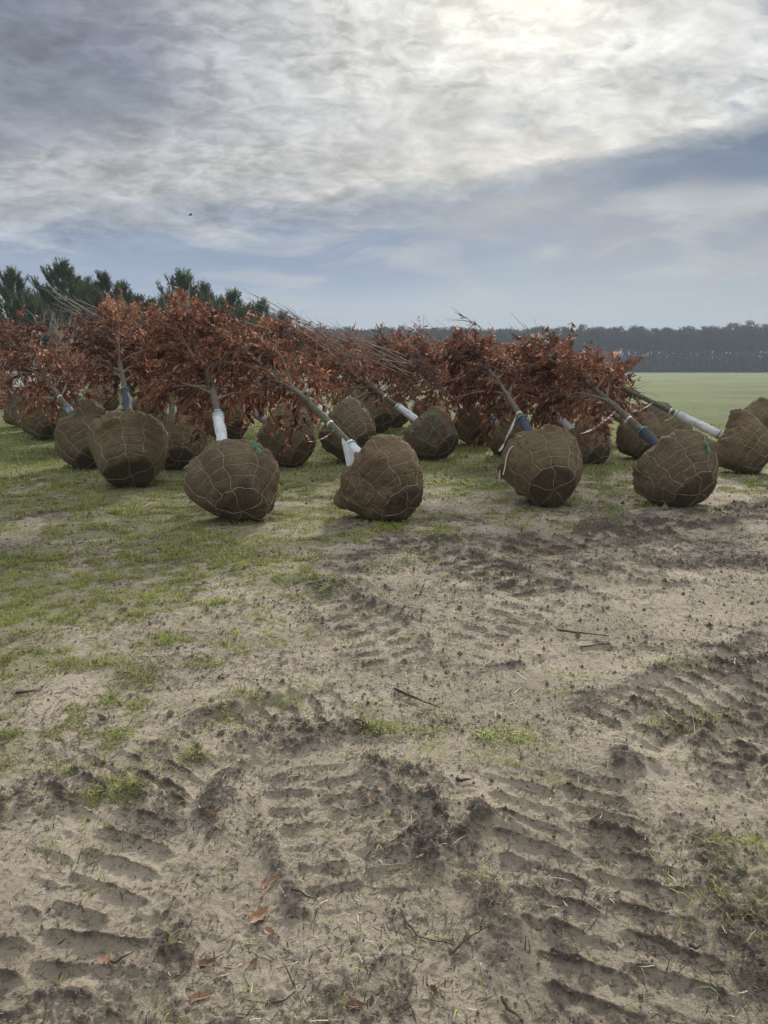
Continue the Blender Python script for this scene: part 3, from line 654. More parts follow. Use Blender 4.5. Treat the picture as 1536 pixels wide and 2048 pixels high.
def make_tree(sp):
    rng = np.random.default_rng(sp['seed'])
    x0, x1, yt, yb = sp['box']; cx = (x0+x1)/2
    g = ground(cx, yb+2)
    wm = (x1-x0)/F*(g[1]+.35)
    rad = wm/2*.97; L = rad*rng.uniform(1.38, 1.52)
    # heading and tilt from where the trunk runs
    best = None
    for phi in np.radians(np.arange(-76, 78, 2.0)):
        for e in np.radians(np.arange(sp.get('emin', 17), sp.get('emax', 40), 1.0)):
            d = np.array([-math.sin(phi)*math.cos(e), math.cos(phi)*math.cos(e), math.sin(e)])
            p = np.array([g[0], g[1]+.32, rad*.95])+d*(L*.55+2.0)
            u, v = proj(p)
            c = (u-sp['to'][0])**2+(v-sp['to'][1])**2+1.5*(math.degrees(e)-sp.get('e', 27))**2
            if best is None or c < best[0]: best = (c, phi, e)
    _, phi, e = best
    A = axes(phi, e, rng.uniform(0, 6.28)); axd = A[2]
    eb = e+R_(4)
    AB = axes(phi, eb, rng.uniform(0, 6.28))
    G, wires, vz, damp, rb = ball_grid(rng, rad, L)
    sq = 1+rng.uniform(-.07, .07, 2); G[..., 0] *= sq[0]; G[..., 1] *= sq[1]; Wd = G@AB
    off = np.array([g[0], g[1]+.3, 0.0])
    Wd = G@AB
    for it in range(5):
        V = Wd+off; V[..., 2] -= V[..., 2].min()+.035
        u, v = proj(V.reshape(-1, 3)); q = off[1]
        off = off+np.array([(cx-(u.min()+u.max())/2)/F*q, 0, 0])
        off[1] += -(yb-v.max())/F*q*q/CAMH*.9
        if it < 3:
            f = (x1-x0)/(u.max()-u.min()); Wd = Wd*f; rad *= f; L *= f; G = G*f
    zmin = (Wd[..., 2]).min()+.035
    gz = float(height(off[0], off[1])[0])
    off[2] = -zmin+gz
    Wg = Wd+off
    lowz = gz+.004+.02*noise2(Wg[..., 0]*9, Wg[..., 1]*9, 5)
    under = np.maximum(lowz-Wg[..., 2], 0)
    cen = Wg.reshape(-1, 3).mean(0)
    outw = unit((Wg-cen)*np.array([1, 1, 0]))
    Wg = Wg+outw*under[..., None]*.5
    Wg[..., 2] = np.maximum(Wg[..., 2], lowz-.012)
    base = np.array([cen[0], cen[1], gz])
    root = empty('balled_tree', tuple(base))
    tag(root, sp['label'], 'balled tree', 'balled and burlapped trees laid down in the field')
    # ---- ball
    nv, nu, _ = Wg.shape
    b = MB(); i = np.arange(nv-1)[:, None]*nu; j = np.arange(nu)[None]; k = (j+1) % nu
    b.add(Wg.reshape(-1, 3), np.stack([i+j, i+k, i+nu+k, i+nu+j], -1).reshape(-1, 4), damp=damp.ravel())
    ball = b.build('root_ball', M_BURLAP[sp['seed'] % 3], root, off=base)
    # ---- wire basket
    b = MB(); c3 = cen
    def path(th, v, lift=.004):
        p = grid_eval(Wg, th, v); return p+unit(p-c3)*lift
    wr = .0029+.0009*max(0, (g[1]-8)/4)
    for li, lv in enumerate(LV[:-1]):
        th = np.linspace(0, 1, 121); v = vz(lv)+.006*np.sin(th*2*math.pi*len(wires)+li)+.008*(noise2(th*9+li, th*0+sp['seed'], 6)-.5)
        p = path(th, v); p[-1] = p[0]; b.tube(p, wr*(1.0 if li else 1.25), 5, False)
    for kk in wires:
        v = np.array([vz(f) for f in LV]); t_ = np.array(kk)/(2*math.pi)
        tt = np.linspace(0, 1, 34); q = np.interp(tt, np.linspace(0, 1, len(v)), v); a = np.interp(tt, np.linspace(0, 1, len(v)), t_)
        b.tube(path(a, q, .007), wr*1.25, 5)
    for kk in wires[::2]:
        tt = np.linspace(0, 1, 14); v = vz(LV[0])*(1-tt)+.004*tt
        b.tube(path(np.full(14, kk[0]/(2*math.pi))+.02*np.sin(tt*5), v, .006), wr, 5)
    basket = b.build('wire_basket', M_WIRE, ball, off=base)
    # twine lacing over the shoulder
    b = MB()
    nl = len(wires); vs = []; ths = []
    for q in range(nl*2+1):
        ths.append(wires[(q//2) % nl][-1]/(2*math.pi)+(q//(2*nl))); vs.append(vz(.88) if q % 2 == 0 else vz(.88)+(.985-vz(.88))*rng.uniform(.45, .9))
    T_ = np.linspace(0, len(vs)-1, len(vs)*6)
    b.tube(path(np.interp(T_, np.arange(len(vs)), np.unwrap(np.array(ths), period=1)), np.interp(T_, np.arange(len(vs)), vs), .006), wr*.9, 5)
    b.build('lacing', M_WIRE, ball, off=base)
    # ---- trunk
    topc = Wg[-1].mean(0)
    s_len = sp.get('len', 4.1)
    n = 30; s_ = np.linspace(0, s_len, n)
    bend = rng.normal(0, .05); sag = sp.get('sag', .085)
    sidev = np.cross(axd, [0, 0, 1.0]); sidev /= np.linalg.norm(sidev)
    ax0 = axd
    P = topc[None]-ax0*.06+ax0[None]*s_[:, None]+sidev[None]*(bend*(s_/3)**2+.03*np.sin(s_*2.2+sp['seed']))[:, None]
    P[:, 2] -= sag*np.maximum(s_-1.3, 0)**2*.6
    tr = sp.get('tr', .048)
    Rr = np.interp(s_, [0, .25, 1.8, s_len], [tr*1.12, tr, tr*.72, .010])
    b = MB(); b.tube(P, Rr, 12)
    trunk = b.build('trunk', M_BARK2 if sp['seed'] % 3 == 0 else M_BARK, root, off=base)
    def on(sv):
        return np.array([np.interp(sv, s_, P[:, q]) for q in range(3)])
    # ---- wrap
    wk = sp.get('wrap')
    if wk:
        m_ = {'white': M_WHITE, 'navy': M_NAVY, 'grey': M_GREY}[wk]
        w0, w1 = sp.get('wr', (-.02, .62)); n2 = 16; sw = np.linspace(w0, w1, n2)
        PW = np.array([on(max(q, 0)) for q in sw]); rr = np.interp(sw, [w0, w0+.15, w1], [tr*1.55, tr*1.45, tr*1.22])
        # crumpled tube
        T = axd; U = sidev; Z = np.cross(U, T); a = np.arange(18)*2*math.pi/18
        AA, SS = np.meshgrid(a, sw)
        rm = rr[:, None]*(1+.30*(noise2(AA*2.2, SS*9+sp['seed'], 3)-.5)+.22*(noise2(AA*3.5, SS*26, 4)-.5)+.35*ss(SS, w1-.10, w1)*(noise2(AA*3, SS*4+sp['seed'], 8)-.35))
        Vw = PW[:, None]+rm[..., None]*(np.cos(AA)[..., None]*U+np.sin(AA)[..., None]*Z)
        b = MB(); ii = np.arange(n2-1)[:, None]*18; jj = np.arange(18)[None]; kk2 = (jj+1) % 18
        b.add(Vw.reshape(-1, 3), [np.stack([ii+jj, ii+kk2, ii+18+kk2, ii+18+jj], -1).reshape(-1, 4), np.array([[(n2-1)*18+q for q in range(18)]])])
        if sp.get('flare'):   # loose cloth hanging off the wrap
            q0, q1 = on(.10), on(.50); na, nb_ = 14, 10
            hang = np.array([-.02, -.03, -1.0])
            S2, D2 = np.meshgrid(np.linspace(0, 1, na), np.linspace(0, 1, nb_))
            Vf = q0+(q1-q0)*S2[..., None]+U*tr*1.2*(-1)+hang*(D2*np.interp(S2, [0, .25, .6, 1], [.20, .36, .34, .05]))[..., None]
            Vf = Vf+np.stack([0*S2, -.05*D2+.025*np.sin(S2*13+D2*3)*D2, 0*S2], -1)+np.array([0, -.035, .05])
            Vb = Vf+np.array([0, .004, 0])
            i3 = np.arange(nb_-1)[:, None]*na; j3 = np.arange(na-1)[None]
            Qf = np.stack([i3+j3, i3+j3+1, i3+na+j3+1, i3+na+j3], -1).reshape(-1, 4)
            b.add(Vf.reshape(-1, 3), Qf); b.add(Vb.reshape(-1, 3), Qf[:, ::-1])
        wrap = b.build('trunk_wrap', m_, root, off=base)
        for q in (w0+.12, w1-.05):
            b = MB()
            c_ = on(max(q, 0)); aa = np.linspace(0, 2*math.pi, 25)
            hx = np.linspace(0, 4*math.pi, 50)
            b.tube(c_+axd[None]*(hx[:, None]*.0016)+(tr*1.62)*(np.cos(hx)[:, None]*U+np.sin(hx)[:, None]*Z), .004, 5)
            b.build('tie_twine', M_GREEN if sp.get('gtie', True) else M_STRAP, wrap, off=base)
    # ring label tape round the trunk
    if sp.get('tape', True):
        b = MB(); q = rng.uniform(.85, 1.05); c_ = on(q); r_ = float(np.interp(q, s_, Rr))*1.06
        b.tube(np.array([c_-axd*.014, c_+axd*.014]), r_, 14); b.build('tape', M_STRAP, trunk, off=base)
    # ---- branches, twigs, leaves
    nbr = sp.get('nb', 40); leafy = sp.get('leaf', 1.0); cr = sp.get('cr', 1.0)
    bb = MB(); lb = MB(); ends = []
    c0 = sp.get('c0', 1.2 if sp['box'][3] > 960 else (.55 if not wk else .95))
    LP, LD = [], []
    for q in range(nbr):
        s0 = c0+(s_len-c0-.05)*(q+rng.uniform(0, 1))/nbr
        a = q*2.4+rng.uniform(-.4, .4); o_ = on(s0)
        out = np.cos(a)*sidev+np.sin(a)*np.cross(sidev, axd)
        f = (s0-c0)/(s_len-c0)
        ln = cr*np.interp(f, [0, .25, .7, 1], [.80, .92, .70, .38])*rng.uniform(.7, 1.2)*(1-.55*max(0, out[2]))*(1+.30*max(0, -out[2]))*(1.35 if rng.uniform() < .12 else 1)
        tilt = rng.uniform(.45, .98)*(1-.35*f)
        d = unit(axd*math.cos(tilt)+out*math.sin(tilt))
        m = 8; pts = [o_]; dd = d
        for w2 in range(m-1):
            dd = unit(dd+np.array([0, 0, -.085*(1+.8*w2/m)])+rng.normal(0, .07, 3)); pts.append(pts[-1]+dd*ln/(m-1))
        pts = np.array(pts); pts[:, 2] = np.maximum(pts[:, 2], .06)
        rb_ = np.interp(f, [0, 1], [.018, .008])
        bb.tube(pts, np.linspace(rb_, .003, m), 5)
        nt = int(rng.integers(7, 11))
        for t_ in range(nt):
            k0 = rng.uniform(.22, 1.0)*(m-1); i0 = min(int(k0), m-2); p = pts[i0]+(pts[i0+1]-pts[i0])*(k0-i0)
            bd = unit(pts[i0+1]-pts[i0]); d2 = unit(bd*1.0+unit(rng.normal(0, 1, 3))*.95)
            tl = rng.uniform(.16, .42)*cr; mm = 5; tp = [p]
            for w2 in range(mm-1):
                d2 = unit(d2+np.array([0, 0, -.12])+rng.normal(0, .12, 3)); tp.append(tp[-1]+d2*tl/(mm-1))
            tp = np.array(tp); tp[:, 2] = np.maximum(tp[:, 2], .04)
            bb.tube(tp, np.linspace(.005, .002, mm), 4, False)
            nl_ = int(rng.integers(20, 38)*leafy+rng.uniform(0, 1))
            if nl_ > 0:
                kk3 = rng.uniform(.15, 1, nl_)*(mm-1); i1 = np.minimum(kk3.astype(int), mm-2)
                LP.append(tp[i1]+(tp[i1+1]-tp[i1])*(kk3-i1)[:, None]); LD.append(unit(tp[i1+1]-tp[i1]))
    # long bare shoots at the tip
    for q in range(sp.get('whips', 9)):
        o_ = on(s_len*rng.uniform(.72, 1.0)); d = unit(axd+rng.normal(0, .16, 3)); ln = rng.uniform(.4, 1.15)*sp.get('wl', 1); m = 7
        pts = [o_]
        for w2 in range(m-1): d = unit(d+rng.normal(0, .05, 3)+np.array([0, 0, sp.get('wup', 0)])); pts.append(pts[-1]+d*ln/(m-1))
        bb.tube(np.array(pts), np.linspace(.0075, .0022, m), 4, False)
    bb.build('branches', M_TWIGG if sp.get('grey') else M_TWIG, trunk, off=base)
    if LP:
        LP = np.concatenate(LP); LD = np.concatenate(LD); n = len(LP)
        D = unit(LD*rng.uniform(.2, 1.0, (n, 1))+np.array([0, 0, -1.0])*rng.uniform(.25, 1.1, (n, 1))+rng.normal(0, .42, (n, 3)))
        S = unit(np.cross(D, unit(rng.normal(0, 1, (n, 3)))))
        ln = rng.uniform(.048, .105, n); wd = ln*rng.uniform(.18, .30, n)
        bias = sp.get('tint', 0)+rng.uniform(-.05, .05)
        pt = (fbm(LP[:, 0]*2.5+sp['seed'], LP[:, 2]*2.5+LP[:, 1], 2, 7)-.5)*.75
        tn = np.clip(rng.normal(.47, .19, n)+bias+pt, .0, .93)
        tn[rng.uniform(0, 1, n) < .075] = rng.uniform(.9, 1.0)
        leaf_batch(lb, LP, D, S, ln, wd, rng, tn, rng.normal(.4, 1.0, n))
        lb.build('foliage', M_LEAF, trunk, off=base, smooth=False)
    root['_'] = 0; del root['_']
    return dict(root=root, base=base, Wg=Wg, on=on, axd=axd, side=sidev, cen=cen, off=off, rad=rad, tr=tr, ball=ball, trunk=trunk)

def near_surface(T, px, py, lift=.012):
    """point of the ball's camera side seen near a pixel"""
    V = T['Wg'].reshape(-1, 3); u, v = proj(V)
    d = (u-px)**2+(v-py)**2; idx = np.argsort(d)[:60]
    k = idx[np.argmin(V[idx, 1])]; p = V[k]
    return p+unit(p-T['cen'])*lift
def twine_tuft(T, px, py, n, ln, rng, parent_mat=M_GREEN, r=.0035, drop=1.0):
    p = near_surface(T, px, py); b = MB()
    for q in range(n):
        a = rng.uniform(0, 6.28); d = np.array([math.cos(a)*.7, -.3+math.sin(a)*.4, rng.uniform(-.1, .8)]); pts = [p+rng.normal(0, .008, 3)]
        l = ln*rng.uniform(.5, 1.2)
        for w2 in range(8):
            d = unit(d+rng.normal(0, .35, 3)+np.array([0, 0, -.32*drop])); pts.append(pts[-1]+d*l/8)
            v = pts[-1]-T['cen']
            if np.linalg.norm(v[:2]) < .25 and v[2] < .3: pts[-1] = pts[-1]+np.array([0, -.03, .02])
        b.tube(np.array(pts), r, 5)
    for q in range(3):
        aa = np.linspace(0, 6.28, 20); rr = rng.uniform(.015, .03)
        b.tube(p+np.stack([np.cos(aa)*rr, np.sin(aa)*rr*.6, np.sin(aa+q)*rr*.6+.01], 1), r, 5, False)
    return b.build('green_twine', M_GREEN, T['ball'], off=T['base'])
def twine_path(T, pix, depth, r=.004, name='green_twine', m_=None, off=0.0):
    pts = np.array([at(a, c, depth+off) for a, c in pix]); k = np.linspace(0, len(pts)-1, len(pts)*6)
    sm = np.stack([np.interp(k, np.arange(len(pts)), pts[:, q]) for q in range(3)], 1)
    for _ in range(4): sm[1:-1] = (sm[:-2]+2*sm[1:-1]+sm[2:])/4
    b = MB(); b.tube(sm, r, 5); return b.build(name, m_ or M_GREEN, T['ball'], off=T['base'])
def ribbon(T, s0, pix_end, wd, m_=M_RIB, name='ribbon', fork=None, s_off=0.0):
    """a plastic tape hanging from the trunk, down to the pixel given"""
    p0 = T['on'](s0)+np.array([0, -T['tr']*1.1, 0])
    for pe in ([pix_end] if fork is None else [pix_end, fork]):
        p1 = at(pe[0], pe[1], p0[1]-.12); b = MB(); n = 22; t_ = np.linspace(0, 1, n)
        C = p0+(p1-p0)*t_[:, None]; C[:, 2] -= .05*np.sin(t_*math.pi); C[:, 1] -= .04*np.sin(t_*9)*t_
        tw = t_*5.0+s0; S = np.stack([np.cos(tw), np.sin(tw), 0*tw], 1)*(wd/2); Nn = np.stack([-np.sin(tw), np.cos(tw), 0*tw], 1)*.0008
        V = np.stack([C-S-Nn, C+S-Nn, C+S+Nn, C-S+Nn], 1).reshape(-1, 3); i = np.arange(n-1)[:, None]*4; j = np.arange(4)[None]; k = (j+1) % 4
        b.add(V, [np.stack([i+j, i+k, i+4+k, i+4+j], -1).reshape(-1, 4)], run=np.repeat(t_*np.linalg.norm(p1-p0)*.35/.3, 4))
        b.build(name, m_, T['trunk'], off=T['base'], smooth=False)

SPECS = {
 'A': dict(len=3.7, e=22, cr=.95, box=(365,560,872,1048), to=(400,705), wrap='white', wr=(-.02,.95), label='large front root ball with green twine on its right shoulder, trunk in white sleeve', tint=.10),
 'B': dict(box=(667,847,866,1045), to=(540,728), wrap='white', flare=True, wr=(.0,.44), label='front root ball whose leaning trunk carries a loose flapping white cloth', tint=-.04),
 'C': dict(box=(995,1166,862,1020), len=3.2, to=(978,745), wrap='navy', wr=(-.02,.80), label='front root ball with white straps down its left side and a dark sleeve', tint=-.02),
 'D': dict(box=(1263,1438,845,1018), len=3.3, to=(1140,738), wrap='navy', wr=(-.02,.62), label='rightmost front row root ball standing on sand, dark sleeve knotted with green twine', tint=-.04),
 'E': dict(box=(1420,1552,836,953), to=(1195,752), wrap='white', wr=(-.02,.85), label='root ball cut by the right edge of the photo, long white sleeve on its trunk', tint=0, nb=34, cr=.95, len=3.9, c0=1.5),
 'F': dict(box=(1456,1576,806,905), to=(1720,775), e=22, emin=12, wrap='white', wr=(-.02,.55), label='root ball at the right edge behind another, green twine knot on its crest', nb=14, cr=.7),
 'G': dict(box=(1262,1350,815,892), to=(1150,765), e=20, wrap=None, label='brown root ball showing only its crown over the rightmost front ball'),
 'I': dict(len=3.4, box=(1230,1330,842,922), to=(1110,745), wrap=None, label='shaded dark root ball low between two front balls under the dark trunk sleeves'),
 'I2': dict(len=3.4, box=(1290,1392,850,922), to=(1150,750), wrap='grey', wr=(-.02,.9), label='root ball hidden behind the rightmost front ball, slate grey sleeve beside the dark one'),
 'H': dict(box=(1117,1222,830,932), len=3.3, to=(1010,748), wrap='white', label='root ball with two red and white tapes hanging over it'),
 'J': dict(cr=1.3, nb=46, box=(903,988,806,892), to=(838,735), wrap='white', wr=(-.02,.55), label='dark root ball just right of the one with the green twine loop'),
 'J2': dict(cr=1.2, nb=44, box=(972,1062,826,915), to=(880,750), wrap='grey', wr=(-.02,.5), label='dark root ball behind the front ball with white straps'),
 'K': dict(cr=1.15, nb=46, box=(802,917,820,922), to=(672,728), wrap='white', wr=(-.02,.62), label='root ball with a long green twine loop hanging down its face'),
 'K2': dict(cr=1.35, nb=46, box=(818,892,803,866), to=(760,735), wrap=None, label='root ball whose top just shows above the one with the green twine loop'),
 'L': dict(cr=1.35, nb=46, box=(698,785,800,869), to=(645,735), wrap=None, label='small distant root ball in the gap left of centre under a striped tape'),
 'N': dict(box=(637,752,822,930), to=(520,735), wrap='white', wr=(.05,.75), gtie=False, whips=16, wl=1.7, wup=.04, label='root ball half in shadow directly behind the flapping white cloth'),
 'O': dict(box=(512,632,812,935), to=(375,738), wrap='grey', wr=(-.02,.72), whips=16, wl=1.7, wup=.05, label='root ball with a pale creased shoulder in the second row, grey sleeve to its left', tint=-.12),
 'P': dict(box=(408,497,800,886), to=(360,735), wrap=None, label='root ball half hidden behind the white sleeve of the largest front ball'),
 'Y': dict(box=(468,524,764,826), to=(440,705), wrap=None, label='far small root ball deep under the leaves left of centre'),
 'R': dict(len=3.8, cr=.95, box=(288,418,812,945), to=(330,700), wrap='navy', wr=(-.02,.34), label='root ball with green twine hanging from its top and a hollow dark base', tint=.08),
 'S': dict(len=3.8, box=(172,338,840,980), to=(243,690), wrap='navy', wr=(-.02,1.05), label='left front root ball with a charcoal sleeve standing straight up behind it', tint=.02),
 'T': dict(box=(107,232,822,937), to=(85,722), wrap='grey', wr=(-.02,.70), label='root ball with a pale grey sleeve leaning left, far left of the front rows', tint=.03),
 'U': dict(box=(110,228,798,905), to=(150,730), wrap='white', wr=(.1,.35), whips=18, wl=1.6, wup=.03, grey=True, label='root ball tucked directly behind the one with the pale grey sleeve'),
 'V1': dict(box=(34,138,757,882), to=(20,700), wrap=None, label='big root ball nearest the camera in the leftmost row', len=4.8, grey=True, leaf=.3, nb=34),
 'V2': dict(box=(18,112,757,868), to=(-30,700), wrap=None, label='middle big root ball of the leftmost row', len=4.6, grey=True, leaf=.2, cr=.8),
 'V3': dict(box=(4,88,757,858), to=(-60,705), wrap=None, label='outermost big root ball of the leftmost row, beside the red slatted bin', len=3.6, grey=True, leaf=.1, cr=.5),
 'W': dict(box=(178,244,763,824), to=(160,705), wrap=None, label='dark distant root ball behind the leaves at left', len=4.6, grey=True, leaf=.25),
 'X': dict(box=(258,330,794,860), to=(280,715), wrap='white', wr=(-.02,.3), label='root ball behind the charcoal sleeve with a white cloth tag', tint=.05),
 'Q1': dict(box=(352,428,792,862), to=(330,722), wrap=None, label='root ball deep in shade behind the upright trunk left of the white sleeve'),
 'Q2': dict(box=(556,634,790,862), to=(505,722), wrap=None, label='deep shaded root ball behind the one with the pale creased shoulder'),
 'Q4': dict(box=(752,822,786,858), to=(690,722), wrap=None, label='black shaded root ball above the long white sleeve in the middle'),
 'Q5': dict(box=(985,1055,786,856), to=(905,722), wrap=None, label='shaded root ball far back behind the front ball with white straps'),
 'Q6': dict(box=(1075,1145,790,862), to=(1000,722), wrap='white', label='far shaded root ball with a white sleeve end among the right hand leaves'),
}
for i_, k_ in enumerate(SPECS): SPECS[k_]['seed'] = 11+i_*7
TREES = {}
for k_, s__ in SPECS.items():
    TREES[k_] = make_tree(s__)
rg = np.random.default_rng(77)
twine_tuft(TREES['A'], 510, 889, 10, .16, rg)
twine_tuft(TREES['K'], 862, 829, 6, .12, rg)
zk = near_surface(TREES['K'], 855, 870)[1]-.05
twine_path(TREES['K'], [(868,826),(872,836),(870,850),(862,862),(850,872),(843,880),(846,883),(855,878),(862,865),(868,852),(873,840),(870,828)], zk)
twine_tuft(TREES['R'], 333, 820, 9, .30, rg, drop=3)
twine_tuft(TREES['F'], 1492, 816, 8, .14, rg)
twine_tuft(TREES['D'], 1415, 885, 7, .2, rg, drop=2)
twine_tuft(TREES['T'], 150, 826, 5, .12, rg)
zc = near_surface(TREES['C'], 1010, 900)[1]-.04
twine_path(TREES['C'], [(1026,892),(1018,900),(1012,918),(1010,935),(1006,950)], zc, .008, 'strap', M_STRAP)
twine_path(TREES['C'], [(1024,892),(1012,902),(1004,918),(1000,940),(998,965)], zc+.12, .008, 'strap', M_STRAP)
ribbon(TREES['C'], 1.0, (998, 902), .035, M_STRAP)
ribbon(TREES['B'], .75, (612, 882), .04)
ribbon(TREES['D'], 1.15, (1158, 868), .03, fork=(1166, 866))
ribbon(TREES['K'], .95, (716, 808), .03)
ribbon(TREES['R'], .5, (288, 842), .035)
ribbon(TREES['E'], 1.25, (1258, 822), .035, M_STRAP)
ribbon(TREES['N'], .8, (655, 890), .02, M_STRAP)

def shoots(T, a0, a1, Y0, Y1, n, sa, sb, r0, m_, seed, fork=3, leaves=0, name='bare_shoots'):
    """long bare shoots of a crown reaching up out of the bank"""
    rng = np.random.default_rng(seed); b = MB(); lb = MB(); LP = []; LD = []
    for q in range(n):
        p = at(a0[0]+rng.normal(0, sa), a0[1]+rng.normal(0, sa), Y0+rng.normal(0, .1)); e = at(a1[0]+rng.normal(0, sb), a1[1]+rng.normal(0, sb), Y1+rng.normal(0, .2))
        e = p+(e-p)*rng.uniform(.55, 1.0); m = 12; t_ = np.linspace(0, 1, m); C = p+(e-p)*t_[:, None]
        C[:, 2] += rng.uniform(-.06, .10)*np.sin(t_*math.pi); C += np.cumsum(rng.normal(0, .006, (m, 3)), 0)
        b.tube(C, np.linspace(r0*rng.uniform(.7, 1.2), .0022, m), 5)
        for w2 in range(fork):
            k = rng.integers(3, m-2); d = unit(unit(C[k+1]-C[k])+rng.normal(0, .45, 3)); l = rng.uniform(.15, .5); pts = [C[k]]
            for w3 in range(6): d = unit(d+rng.normal(0, .13, 3)); pts.append(pts[-1]+d*l/6)
            b.tube(np.array(pts), np.linspace(.0042, .0018, 7), 4, False)
        if leaves:
            k = rng.uniform(.35, 1, leaves)*(m-1); i0 = np.minimum(k.astype(int), m-2); LP.append(C[i0]+(C[i0+1]-C[i0])*(k-i0)[:, None]); LD.append(unit(C[i0+1]-C[i0]))
    o = b.build(name, m_, T['trunk'], off=T['base'])
    if leaves:
        P = np.concatenate(LP); D0 = np.concatenate(LD); n2 = len(P)
        D = unit(D0*.4+np.array([0, 0, -.6])+rng.normal(0, .6, (n2, 3))); S = unit(np.cross(D, rng.normal(0, 1, (n2, 3)))); ln = rng.uniform(.07, .12, n2)
        leaf_batch(lb, P, D, S, ln, ln*.24, rng, np.clip(rng.normal(.35, .15, n2), 0, 1), rng.normal(.4, .8, n2)); lb.build('foliage', M_LEAF, o, off=T['base'], smooth=False)
shoots(TREES['N'], (700, 712), (488, 576), 13.2, 14.6, 9, 9, 16, .012, M_TWIG, 1)
shoots(TREES['N'], (820, 735), (600, 640), 12.6, 13.8, 9, 12, 14, .012, M_TWIG, 2)
shoots(TREES['O'], (520, 690), (330, 590), 12.6, 14.0, 8, 12, 16, .010, M_TWIGG, 3)
shoots(TREES['T'], (240, 668), (82, 584), 12.6, 13.6, 9, 10, 12, .010, M_TWIGG, 4)
shoots(TREES['V1'], (100, 700), (105, 620), 15.5, 15.9, 16, 26, 26, .008, M_TWIGG, 5, 5)
shoots(TREES['D'], (1146, 720), (1138, 630), 11.2, 11.3, 2, 3, 3, .006, M_TWIG, 6, 1, 26)
shoots(TREES['K'], (985, 690), (915, 630), 13.4, 13.9, 6, 9, 12, .006, M_TWIG, 7, 2, 5)
shoots(TREES['J'], (880, 690), (825, 645), 14.4, 14.8, 5, 9, 10, .006, M_TWIG, 8, 2, 5)
shoots(TREES['C'], (1040, 740), (935, 690), 10.6, 11.4, 7, 7, 9, .009, M_TWIGG, 9, 2)
shoots(TREES['E'], (1215, 762), (1265, 720), 13.2, 13.3, 9, 14, 22, .010, M_TWIG, 10, 3, 34)
shoots(TREES['E'], (1230, 775), (1290, 790), 13.1, 13.0, 8, 14, 18, .009, M_TWIG, 12, 3, 34)
shoots(TREES['B'], (600, 745), (600, 650), 10.8, 11.0, 5, 20, 30, .009, M_TWIG, 11, 3, 12)

# ------------------------------------------------------------------ young pines at left
def pine_crown(rng, H, wd, n_br=70):
    b = MB(); t = MB()
    t.tube(np.array([[0, 0, 0], [.03, 0, H*.5], [0, .02, H*.98]]), [H*.018, H*.012, .02], 8)
    P, D = [], []
    for q in range(n_br):
        f = .10+.88*(q+rng.uniform(0, 1))/n_br; z = H*f; a = q*2.4+rng.uniform(-.3, .3)
        ln = wd*np.interp(f, [.1, .35, .7, 1], [.95, .95, .50, .06])*rng.uniform(.6, 1.2)
        d = np.array([math.cos(a), math.sin(a), .25+.5*f]); d /= np.linalg.norm(d); pts = [np.array([0, 0, z])]
        for w2 in range(6): d = unit(d+np.array([0, 0, .09])+rng.normal(0, .05, 3)); pts.append(pts[-1]+d*ln/6)
        pts = np.array(pts); t.tube(pts, np.linspace(.03, .012, 7), 4, False)
        nsh = int(5+ln*6)
        for w2 in range(nsh):
            k = rng.uniform(.30, 1)*6; i0 = min(int(k), 5); p = pts[i0]+(pts[i0+1]-pts[i0])*(k-i0)
            sd = unit(unit(pts[i0+1]-pts[i0])*.7+np.array([0, 0, 1.0])+rng.normal(0, .30, 3)); sl_ = rng.uniform(.3, .7)
            m = 46; kk = rng.uniform(0, 1, m)
            P.append(p+sd*(kk*sl_)[:, None]); D.append(unit(sd*rng.uniform(.6, 1.2, (m, 1))+rng.normal(0, .42, (m, 3))))
    for w2 in range(6):
        p = np.array([0, 0, H*.93])+rng.normal(0, .08, 3); sd = unit(np.array([0, 0, 1])+rng.normal(0, .18, 3)); m = 60; kk = rng.uniform(0, 1, m)
        P.append(p+sd*(kk*.6)[:, None]); D.append(unit(sd*.8+rng.normal(0, .4, (m, 3))))
    P = np.concatenate(P); D = np.concatenate(D); n = len(P)
    S = unit(np.cross(D, rng.normal(0, 1, (n, 3))))*rng.uniform(.007, .013, (n, 1)); L_ = rng.uniform(.12, .22, (n, 1))
    V = np.stack([P-S, P+S, P+D*L_], 1).reshape(-1, 3)
    tn = np.clip(.45+(noise3(P[:, 0]*1.5, P[:, 1]*1.5, P[:, 2]*1.5, 3)-.5)*1.1+rng.normal(0, .14, n), 0, 1)
    b.add(V, np.arange(n*3).reshape(-1, 3), tint=np.repeat(tn, 3))
    return t.mesh('trunk', M_FTRUNK), b.mesh('crown', M_PINE, False)
PV = []
for q in range(4):
    PV.append(pine_crown(np.random.default_rng(200+q), 7.0, 2.6+.15*q, 86))
